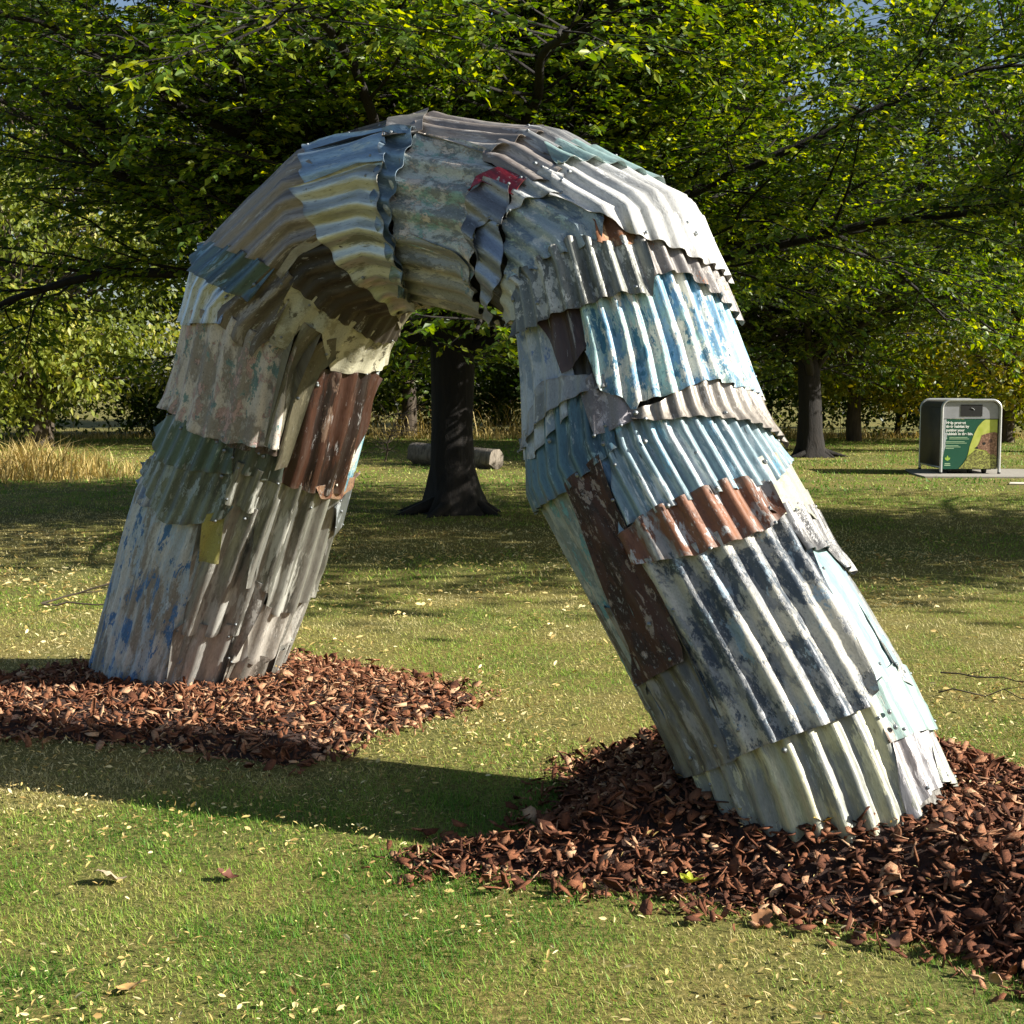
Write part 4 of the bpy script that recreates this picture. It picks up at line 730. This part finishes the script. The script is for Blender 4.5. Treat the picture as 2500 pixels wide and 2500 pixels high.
def build_litter():
    r = np.random.default_rng(77); n = 40000; y = np.sqrt(r.uniform(3.1**2, 15**2, n)); y = np.where(r.random(n) < .4, r.uniform(3.1, 8, n), y); x = r.uniform(-1, 1, n)*(.4*y+.6)
    w = fnoise(x*1.2, y*1.2, 95, 3); ok = (r.random(n) < np.clip((w-.42)*5, .05, 1)); x = x[ok]; y = y[ok]; n = len(x)
    bed = np.maximum(bed_h(x, y, LBED, .055), 0)+np.maximum(bed_h(x, y, RBED, .19), 0); inb = (poly_sd(x, y, LBED) > 0) | (poly_sd(x, y, RBED) > 0)
    keep = ~inb | (r.random(n) < .15); x = x[keep]; y = y[keep]; bed = bed[keep]; inb = inb[keep]; n = len(x)
    z = hill(x, y)+r.uniform(.012, .035, n)+np.where(inb, bed+.015, 0); a = r.uniform(0, 2*np.pi, n)
    d = np.stack([np.cos(a), np.sin(a), r.normal(0, .35, n)], 1)
    o = link('fallen_leaves', leaves_mesh('fallen_leaves', np.stack([x, y, z], 1), d, (.010+.028*r.random(n)**2.5)*np.clip(y/6, .9, 1.8), np.clip(r.normal(.55, .28, n), 0, 1), True, r=r, roll=.6, wid=r.uniform(.25, .95, n)), None, DRY)
    tag(o, 'pale dry leaf litter scattered over the lawn', 'leaves', kind='stuff')
build_litter()

# ------------------------------------------------------------------ bark chip beds
def chip_mat():
    m, nt, b = new_mat('bark_chips'); at = node(nt, 'ShaderNodeAttribute', attribute_name='tint'); oi = node(nt, 'ShaderNodeObjectInfo'); tc = node(nt, 'ShaderNodeTexCoord')
    mp = node(nt, 'ShaderNodeMapping'); mp.inputs['Scale'].default_value = (1, 2.2, 2.2); nt.links.new(tc.outputs['Object'], mp.inputs[0])
    n = noise(nt, mp.outputs[0], 75, 6, .75, .4); f = mathn(nt, 'ADD', mathn(nt, 'MULTIPLY', at.outputs['Fac'], .7), mathn(nt, 'MULTIPLY', mathn(nt, 'SUBTRACT', n, .12), .75))
    f = mathn(nt, 'ADD', f, mathn(nt, 'MULTIPLY', mathn(nt, 'SUBTRACT', oi.outputs['Random'], .5), .3))
    nt.links.new(ramp(nt, f, [(.14, hexc('24150e')), (.44, hexc('5d3826')), (.70, hexc('8a583c')), (.96, hexc('c9a27e'))]), b.inputs['Base Color'])
    b.inputs['Roughness'].default_value = .85; b.inputs['Specular IOR Level'].default_value = .25; bump(nt, b, n, .8, .006); return m
CHIP = chip_mat()
def chip_shape(r):
    """irregular flat flake: two outlines of seven points, bent"""
    k = 7; asp = r.uniform(.42, .8)
    out = np.array([(-1, -.55), (-.86, .5), (-.3, .82), (.45, .7), (1, .42), (.82, -.5), (-.05, -.85)])*r.uniform(.5, 1.2, (7, 2))
    top = np.stack([out[:, 0], out[:, 1]*asp, .10+r.normal(0, .05, k)], 1); bot = top*np.array([.95, .92, 1])-np.array([0, 0, r.uniform(.05, .15)])
    v = np.vstack([top, bot, [[r.normal(0, .2), r.normal(0, .1), .10+r.normal(0, .05)]]])
    f3 = [(i, (i+1) % k, 2*k) for i in range(k)]; f4 = [(i, i+k, (i+1) % k+k, (i+1) % k) for i in range(k)]
    return v, np.array(f3), np.array(f4)
CHIPS = [chip_shape(np.random.default_rng(900+i)) for i in range(16)]
def rotmats(yaw, pitch, roll):
    cy, sy, cp, sp, cr, sr = np.cos(yaw), np.sin(yaw), np.cos(pitch), np.sin(pitch), np.cos(roll), np.sin(roll); o = np.zeros((len(yaw), 3, 3))
    o[:, 0, 0] = cy*cp; o[:, 0, 1] = cy*sp*sr-sy*cr; o[:, 0, 2] = cy*sp*cr+sy*sr; o[:, 1, 0] = sy*cp; o[:, 1, 1] = sy*sp*sr+cy*cr; o[:, 1, 2] = sy*sp*cr-cy*sr
    o[:, 2, 0] = -sp; o[:, 2, 1] = cp*sr; o[:, 2, 2] = cp*cr; return o
CHIP_ME = []
for v, f3, f4 in CHIPS:
    me = np_mesh('bark_chip', v, [f3, f4], False, {'tint': np.full(len(v), .45)}); me.materials.append(CHIP); CHIP_ME.append(me)
def build_bed(poly, top, label, n, nhero, seed):
    r = np.random.default_rng(seed); p = np.array(poly); (x0, y0), (x1, y1) = p.min(0)-.3, p.max(0)+.3
    xs = np.arange(x0, x1, .045); ys = np.arange(y0, y1, .045); X, Y = np.meshgrid(xs, ys); Z = bed_h(X, Y, poly, top)-.004+hill(X, Y); Z = np.where(poly_sd(X, Y, poly) < -.04, -.03, Z)
    a, b = X.shape; i = np.arange(a-1)[:, None]*b; j = np.arange(b-1)[None]; f = np.stack([i+j, i+j+1, i+b+j+1, i+b+j], -1).reshape(-1, 4)
    m, nt, bs = new_mat('mulch_soil'); tc = node(nt, 'ShaderNodeTexCoord'); nz = noise(nt, tc.outputs['Object'], 60, 6, .7)
    nt.links.new(ramp(nt, nz, [(.3, hexc('20140f')), (.7, hexc('4d3226'))]), bs.inputs['Base Color']); bs.inputs['Roughness'].default_value = .95; bump(nt, bs, nz, 1., .02)
    bed = link('bark_bed', np_mesh('bark_bed', np.stack([X, Y, Z], -1).reshape(-1, 3), f, True), None, m); tag(bed, label, kind='structure')
    def scatter(n, smin, smax, lift, edge):
        x = r.uniform(x0, x1, n*3); y = r.uniform(y0, y1, n*3); sdv = poly_sd(x, y, poly); ok = sdv > edge*r.random(n*3)**2.2 if edge < 0 else sdv > edge; x = x[ok][:n]; y = y[ok][:n]; k = len(x)
        s = smin+(smax-smin)*r.random(k)**2.6; z = bed_h(x, y, poly, top)+hill(x, y)+s*.12+r.uniform(-.004, lift, k)
        e = np.clip(poly_sd(x, y, poly)/.1, 0, 1); z = np.maximum(z, .012)
        return x, y, z, s, r.uniform(0, 6.283, k), r.normal(0, .55, k), r.normal(0, .5, k), r.integers(0, 16, k)
    x, y, z, s, ya, pi_, ro, kd = scatter(n, .009, .048, .026, -.2); V = []; Q3 = []; Q4 = []; T = []; base = 0
    for q, (v, f3, f4) in enumerate(CHIPS):
        w = np.where(kd == q)[0]; R = rotmats(ya[w], pi_[w], ro[w]); thin = np.where(r.random(len(w)) < .25, r.uniform(.2, .45, len(w)), r.uniform(.7, 1.15, len(w)))
        vv = v[None]*np.stack([np.ones(len(w)), thin, np.ones(len(w))], 1)[:, None]; vv = np.einsum('nij,nkj->nki', R, vv)*s[w][:, None, None]+np.stack([x[w], y[w], z[w]], 1)[:, None]
        nb = base+np.arange(len(w))[:, None, None]*len(v); V.append(vv.reshape(-1, 3)); Q3.append((f3[None]+nb).reshape(-1, 3)); Q4.append((f4[None]+nb).reshape(-1, 4))
        T.append(np.repeat(np.clip(r.normal(.40, .27, len(w)), 0, 1), len(v))); base += len(w)*len(v)
    o = link('bark_chips', np_mesh('bark_chips', np.concatenate(V), [np.concatenate(Q3), np.concatenate(Q4)], False, {'tint': np.concatenate(T)}), bed, CHIP); o['kind'] = 'stuff'
    x, y, z, s, ya, pi_, ro, kd = scatter(nhero, .028, .050, .02, .04)
    for k in range(len(x)):
        o = link('bark_chip', CHIP_ME[kd[k]], bed, None, (x[k], y[k], z[k]+.012)); o.rotation_euler = (ro[k], pi_[k], ya[k]); o.scale = (s[k], s[k]*r.uniform(.6, 1.1), s[k])
build_bed(LBED, .055, 'bed of reddish bark chips round the left foot of the arch', 11500, 130, 1)
build_bed(RBED, .19, 'bed of reddish bark chips round the right foot of the arch', 17500, 165, 2)

# ------------------------------------------------------------------ litter bin
def rr_arch(w, h, rad, n=8):
    """half outline of an upside-down U: left foot, up, over, right foot"""
    pts = [(-w/2, 0)]+[(-w/2+rad-rad*math.cos(a), h-rad+rad*math.sin(a)) for a in np.linspace(0, math.pi/2, n)]
    return pts+[(-x, z) for x, z in reversed(pts)]
def flat(name, pts, y, th, mat, parent, label=None):
    """a board from an outline in x,z, its front at y and th deep"""
    n = len(pts); v = [(x, y, z) for x, z in pts]+[(x, y+th, z) for x, z in pts]
    me = bpy.data.meshes.new(name); me.from_pydata(v, [], [tuple(range(n)), tuple(range(2*n-1, n-1, -1))]+[(k, k+n, (k+1) % n+n, (k+1) % n) for k in range(n)]); me.update()
    o = link(name, me, parent, mat)
    if label: o['label'] = label
    return o
def text_part(name, body, x, z, size, y, mat, parent, bold=0.):
    cu = bpy.data.curves.new(name, 'FONT'); cu.body = body; cu.size = size; cu.offset = bold; cu.extrude = .0008; cu.space_line = 1.0
    t = bpy.data.objects.new(name, cu); COL.objects.link(t); bpy.context.view_layer.update()
    me = bpy.data.meshes.new_from_object(t.evaluated_get(bpy.context.evaluated_depsgraph_get())); bpy.data.objects.remove(t)
    me.materials.clear(); me.materials.append(mat); o = link(name, me, parent); o.location = (x, y, z); o.rotation_euler = (math.pi/2, 0, 0); return o
def build_bin():
    W, Hh, Dp = 1.05, 1.335, 1.42
    b = empty('litter_bin', (8.335, 25.06, .025), math.radians(-1.5)); tag(b, 'litter bin housing with a green hedgehog poster on its front', 'bin')
    steel = simple_mat('brushed_steel', 'b9bbba', .38, .55, .1, 30); side = simple_mat('bin_side', '4b483e', .7, .1, .2, 12); dark = simple_mat('bin_dark', '141414', .6); lt = simple_mat('bin_head', '9b9da2', .5, .2, .1, 10)
    U = rr_arch(W, Hh, .15)
    for y, lab in ((0, None), (Dp, None)):
        m = MB(); m.tube([(x, y, z) for x, z in U], .026, 8); link('hoop_frame', m.mesh('hoop_frame', True), b, steel)
    for sx in (-1, 1):
        m = MB(); m.box(sx*W/2-.012, sx*W/2+.012, .03, Dp-.03, .13, Hh-.14); o = link('side_panel', m.mesh('side_panel'), b, side)
        m = MB(); m.box(sx*W/2-.018, sx*W/2+.018, .03, Dp-.03, .10, .13); link('rail', m.mesh('rail'), b, steel)
        m = MB()
        for q in range(1, 4): m.box(sx*W/2+sx*.012-.004, sx*W/2+sx*.012+.004, .03+q*Dp/4-.01, .03+q*Dp/4+.01, .14, Hh-.16)
        for y in (0, Dp): 
            m2 = MB(); m2.tube([(sx*W/2, y, -.02), (sx*W/2, y, .03)], .03, 8); link('foot', m2.mesh('foot', True), b, dark)
    m = MB(); n = len(U); v = [(x*.985, y, z-.012) for y in (.02, Dp-.02) for x, z in U[1:-1]]; k = len(U)-2
    m.add(v, [(i, i+1, i+1+k, i+k) for i in range(k-1)]); link('roof', m.mesh('roof', True), b, side)
    zt = 1.0; top = [(x*.955, z-.03) for x, z in U[1:-1]]; top = [(-W/2+.03, zt)]+[p for p in top if p[1] > zt]+[(W/2-.03, zt)]
    hp = flat('head_panel', top, .012, .02, lt, b)
    flat('opening', [(-.19, 1.045), (.20, 1.045), (.20, 1.255), (-.19, 1.255)], .006, .02, dark, b, 'black rectangular opening')
    m = MB(); m.tube([(-.005, .002, 1.195), (.02, .0, 1.19), (.055, .002, 1.165)], .004, 5); link('handle', m.mesh('handle', True), b, steel)
    gm = simple_mat('poster_green', '17543f', .45, 0, .06, 5); bd = flat('poster', [(-.485, .085), (.485, .085), (.485, .99), (-.485, .99)], .014, .015, gm, b, 'dark green poster asking people to use the bin')
    # the printed picture: pale field, hedgehog, foliage
    fm, nt, bs = new_mat('print_field'); tc = node(nt, 'ShaderNodeTexCoord'); nz = noise(nt, tc.outputs['Object'], 4.5, 3, .5); nt.links.new(ramp(nt, nz, [(.35, hexc('a9b83a')), (.6, hexc('c9cf6a')), (.75, hexc('8fa132'))]), bs.inputs['Base Color'])
    cv = [(.48, .985), (.26, .985), (.21, .95), (.13, .86), (.07, .74), (.03, .62), (-.01, .5), (-.03, .38), (-.06, .28), (-.12, .18), (-.2, .09), (.48, .09)]
    flat('print_field', cv, .011, .002, fm, bd)
    hm, nt, bs = new_mat('print_hedgehog'); tc = node(nt, 'ShaderNodeTexCoord'); nz = noise(nt, tc.outputs['Object'], 28, 6, .7, .6); nt.links.new(ramp(nt, nz, [(.3, hexc('3d2a1f')), (.5, hexc('8a6650')), (.72, hexc('c9a48a'))]), bs.inputs['Base Color'])
    hog = [(.10, .475), (.105, .455), (.2, .44), (.29, .42), (.34, .36), (.48, .3), (.48, .74), (.43, .76), (.36, .75), (.28, .73), (.2, .70), (.18, .62), (.15, .54)]
    flat('print_hedgehog', hog, .009, .002, hm, bd)
    disc = lambda x, z, r_, s=1.: [(x+r_*s*math.cos(a), z+r_*math.sin(a)) for a in np.linspace(0, 2*math.pi, 12, endpoint=False)]
    flat('print_nose', disc(.118, .472, .018, 1.6), .0075, .0015, dark, bd); flat('print_eye', disc(.245, .55, .024, 1.3), .0075, .0015, dark, bd); flat('print_ear', disc(.365, .60, .035), .0075, .0015, simple_mat('print_ear', '5a4033', .6), bd)
    lm, nt, bs = new_mat('print_foliage'); tc = node(nt, 'ShaderNodeTexCoord'); nz = noise(nt, tc.outputs['Object'], 22, 6, .75, 1.2); nt.links.new(ramp(nt, nz, [(.33, hexc('3a3220')), (.48, hexc('6d6a35')), (.58, hexc('b9bd62')), (.72, hexc('8a9a4a'))]), bs.inputs['Base Color'])
    fol = [(-.2, .09), (.48, .09), (.48, .3), (.42, .36), (.34, .34), (.28, .41), (.18, .42), (.1, .44), (.06, .40), (.01, .36), (-.03, .33), (-.06, .27), (-.12, .18)]
    flat('print_foliage', fol, .007, .002, lm, bd)
    wm = simple_mat('print_white', 'eef0ea', .5, 0, .03); pm = simple_mat('print_pale', 'a9c7a0', .5, 0, .05)
    text_part('headline', 'Help protect\ntheir habitat by\nputting your\nrubbish in the bin.', -.445, .905, .067, .012, wm, bd, .0022)
    for z, w_ in ((.655, .33), (.628, .36), (.578, .34), (.552, .38), (.506, .23), (.482, .27), (.455, .15)):
        x0 = -.445+(.06 if z > .6 else 0); flat('small_print', [(x0, z), (x0+w_, z), (x0+w_, z+.010), (x0, z+.010)], .012, .0015, pm, bd)
    flat('bullet', disc(-.43, .645, .014, .7), .012, .0015, pm, bd)
    lf = simple_mat('print_leaf', '9fc24a', .5, 0, .05)
    flat('emblem', [(-.445, .255), (-.455, .29), (-.43, .295), (-.425, .275), (-.42, .31), (-.405, .335), (-.39, .31), (-.385, .275), (-.38, .295), (-.355, .29), (-.365, .255), (-.405, .235)], .012, .0015, lf, bd, 'small leaf-shaped crown emblem')
    for z, w_ in ((.175, .1), (.145, .11)): flat('small_print', [(-.405-w_/2, z), (-.405+w_/2, z), (-.405+w_/2, z+.016), (-.405-w_/2, z+.016)], .012, .0015, pm, bd)
    # torn, pale left edge of the poster
    flat('torn_edge', [(-.487, .3), (-.47, .42), (-.445, .5), (-.452, .56), (-.43, .66), (-.42, .75), (-.46, .74), (-.455, .9), (-.44, .99), (-.487, .99)], .0105, .002, simple_mat('torn', 'a8aeb0', .6), bd)
    m = MB(); m.box(-.42, .42, .12, Dp-.12, .07, .13); link('base_tray', m.mesh('base_tray'), b, dark)
    for x in (-.33, .04, .3):
        m = MB(); m.tube([(x-.03, .16, .07), (x+.03, .16, .07)], .07, 12); link('wheel', m.mesh('wheel', True), b, dark)
build_bin()

# ------------------------------------------------------------------ log, sapling, tall grass, twigs, single leaves
def build_log(name, label, p, q, r0, r1, seed):
    r = np.random.default_rng(seed); p = np.array(p, float); q = np.array(q, float); o = empty(name, p); tag(o, label, 'log'); k = 16; n = 12; d = (q-p); L = np.linalg.norm(d); d /= L; a = np.cross(d, [0, 0, 1.]); a /= np.linalg.norm(a); b = np.cross(a, d)
    th = np.linspace(0, 2*np.pi, k, endpoint=False); t = np.linspace(0, 1, n); R = (r0+(r1-r0)*t)[:, None]*(1+.05*r.normal(size=(1, k))+.03*r.normal(size=(n, k)))
    v = (t[:, None]*L)[:, :, None]*d+R[..., None]*(np.cos(th)[None, :, None]*a+np.sin(th)[None, :, None]*b)
    i = np.arange(n-1)[:, None]*k; j = np.arange(k)[None]; j2 = (j+1) % k
    link('bark', np_mesh('bark', v.reshape(-1, 3), np.stack([i+j, i+j2, i+k+j2, i+k+j], -1).reshape(-1, 4), True), o, bark_mat('log_bark', '3d362e', '857c70', 16))
    wood = bark_mat('cut_wood', '5e564c', '978d7f', 20)
    for e in (0, n-1):
        c = v[e].mean(0)+d*(.012 if e else -.012); link('cut_end', np_mesh('cut_end', np.vstack([c, v[e]*.995+c*.005]), np.array([(0, 1+x, 1+(x+1) % k) for x in range(k)])), o, wood)
build_log('fallen_log', 'weathered grey log lying on the grass behind the flared trunk', (-2.0, 28.6, .235), (-.30, 26.9, .195), .235, .20, 4)
def build_sapling():
    r = np.random.default_rng(3); o = empty('bare_sapling', (-2.75, 29.6, 0)); tag(o, 'small bare twiggy sapling left of the log', 'sapling'); m = MB(); t = MB()
    stem = grow((0, 0, -.05), (.1, 0, 1), 1.3, .15, .12, .0, r); m.tube(stem, np.linspace(.022, .006, len(stem)), 6)
    for k in range(46):
        p = stem[r.integers(2, len(stem))]; a = r.uniform(0, 6.28); q = grow(p, (math.cos(a), math.sin(a), r.uniform(.0, .9)), r.uniform(.35, 1.0), .12, .16, .0, r); t.tube(q, np.linspace(.008, .003, len(q)), 4)
    link('stem', m.mesh('stem', True), o, BARK2); link('twigs', t.mesh('twigs', True), o, BARK2)
build_sapling()
STRAW = leaf_mat('straw', '6f6a35', 'b39f5e', 'dbc68a', .3, .7)
def tall_grass(name, label, cx, cy, wx, wy, n, h, seed, green=.35):
    r = np.random.default_rng(seed); x = cx+r.normal(0, wx, n); y = cy+r.normal(0, wy, n); a = r.uniform(0, 6.28, n); L = h*r.uniform(.3, 1.15, n)*np.exp(-((x-cx)/wx/2.2)**2)*(.35+1.1*fnoise(x*1.7, y*1.7, seed, 3)); W = .012*r.uniform(.5, 1.2, n); le = r.uniform(.1, .9, n)
    s = np.stack([np.cos(a+1.57), np.sin(a+1.57), a*0], 1)*W[:, None]; b = np.stack([x, y, a*0-.02], 1); d = np.stack([np.cos(a)*le, np.sin(a)*le, np.ones(n)], 1)
    mid = b+d*(L*.6)[:, None]; tip = b+d*L[:, None]+np.stack([np.cos(a), np.sin(a), -.5*np.ones(n)], 1)*(L*le*.5)[:, None]
    v = np.stack([b-s, b+s, mid+s*.8, mid-s*.8, tip], 1).reshape(-1, 3); k = np.arange(n)[:, None]*5; t = np.clip(r.normal(.65, .25, n)-green*(r.random(n) < .4), 0, 1)
    o = link(name, np_mesh(name, v, [np.concatenate([k, k+1, k+2, k+3], 1), np.concatenate([k+3, k+2, k+4], 1)], False, {'tint': np.repeat(t, 5)}), None, STRAW); tag(o, label, 'grass', kind='stuff')
tall_grass('tall_grass', 'clump of tall dry grass at the left edge of the lawn', -8.9, 24.6, 1.0, .8, 2200, .8, 5)
tall_grass('dry_reeds', 'dry pale stalks along the foot of the hedge', -1, 45.5, 7, .7, 1300, 1.3, 6, .1)
tall_grass('rough_grass', 'rough unmown grass along the far edge of the lawn', 2, 43.0, 13, .6, 5000, .45, 8, .5)

TWIG = simple_mat('twig', '4a4034', .85, 0, .2, 60)
def twig(label, pts, r0, seed, side=3):
    r = np.random.default_rng(seed); p = np.array(pts, float); o = empty('fallen_twig', p[0]); tag(o, label, 'twig', 'twigs on the lawn'); m = MB()
    t = np.linspace(0, 1, 9); q = np.stack([np.interp(t, np.linspace(0, 1, len(p)), p[:, k]) for k in range(3)], 1)-p[0]; q[1:-1] += r.normal(0, .012, (7, 3)); q[:, 2] = np.maximum(q[:, 2], -p[0][2]+r0*.8)
    m.tube(q, np.linspace(r0, r0*.5, 9), 5)
    for k in range(side):
        a = q[r.integers(2, 8)]; d = (q[-1]-q[0]); d = d/np.linalg.norm(d)+r.normal(0, .5, 3); d[2] = abs(d[2])*.25; e = grow(a, d, r.uniform(.1, .28), .05, .08, 0, r); m.tube(e, np.linspace(r0*.5, r0*.25, len(e)), 4)
    link('stick', m.mesh('stick', True), o, TWIG)
twig('curved twig propped off the grass beside the left leg', [(-3.45, 10.0, .02), (-3.25, 10.1, .06), (-2.95, 10.15, .16), (-2.7, 10.2, .22)], .009, 1)
twig('straight twig lying flat beside the left leg', [(-3.4, 9.9, .03), (-3.0, 9.88, .03), (-2.6, 9.9, .03)], .008, 2, 1)
twig('upper twig on the grass right of the right leg', [(2.35, 7.45, .04), (2.6, 7.3, .05), (3.0, 7.1, .04)], .005, 3)
twig('lower twig on the grass right of the right leg', [(2.2, 7.0, .03), (2.5, 6.9, .05), (2.8, 6.75, .03)], .0045, 4)
def curled_leaf(label, x, y, z, size, hx, yaw, seed):
    r = np.random.default_rng(seed); n, m = 9, 5; u = np.linspace(0, 1, n); w = np.sin(np.pi*u**.8)*.34*(1+.15*r.normal(size=n)); s = np.linspace(-1, 1, m)
    X = np.repeat(u[:, None]-.5, m, 1); Y = w[:, None]*s[None]; Z = .35*Y**2*4*r.uniform(.4, 1.2)+.12*np.sin(u*5+seed)[:, None]*np.ones((1, m))+.03*r.normal(size=(n, m)); v = np.stack([X, Y, Z-Z.min()], -1).reshape(-1, 3)*size
    i = np.arange(n-1)[:, None]*m; j = np.arange(m-1)[None]; f = np.stack([i+j, i+j+1, i+m+j+1, i+m+j], -1).reshape(-1, 4)
    o = link('fallen_leaf', np_mesh('fallen_leaf', v, f, True), None, simple_mat('curled_leaf', hx, .7, 0, .3, 60), (x, y, z)); o.rotation_euler = (r.normal(0, .15), r.normal(0, .15), yaw); tag(o, label, 'leaf', 'single leaves on the lawn')
curled_leaf('pale grey-brown curled leaf on the lawn below the left bed', -1.3, 4.33, .012, .105, 'a8977c', .3, 1)
curled_leaf('dark red-brown curled leaf on the lawn below the left bed', -.93, 4.36, .012, .075, '5c3526', .1, 2)
curled_leaf('tan leaf lying flat near the bottom left corner', -1.01, 3.52, .012, .085, 'b8935a', .2, 3)
curled_leaf('brown curled leaf on the grass below the right bed', .75, 3.98, .012, .085, '8a5f3a', .8, 4)
curled_leaf('small dark leaf at the lower edge of the right bed', 1.08, 3.8, .012, .08, '5a3c2a', 1.9, 5)
def sprig(label, x, y, z, seed, hx):
    r = np.random.default_rng(seed); o = empty('small_sprig', (x, y, z)); tag(o, label, 'sprig'); mt = simple_mat('sprig_leaf', hx, .6, 0, .2, 50)
    for k in range(8):
        a = k*.8+r.uniform(-.2, .2); d = np.array([[math.cos(a), math.sin(a), r.uniform(.3, 1.)]]); link('leaf', leaves_mesh('leaf', np.zeros((1, 3)), d, np.array([r.uniform(.035, .06)]), np.array([.5]), True, r=r, roll=.3), o, mt)
sprig('tiny yellow sprig in the chips against the right foot', 1.0, 4.33, .2, 1, 'd8b53a')
sprig('tiny yellow-green sprig in the chips near the lower edge of the right bed', .56, 4.2, .05, 2, 'b9bd3a')
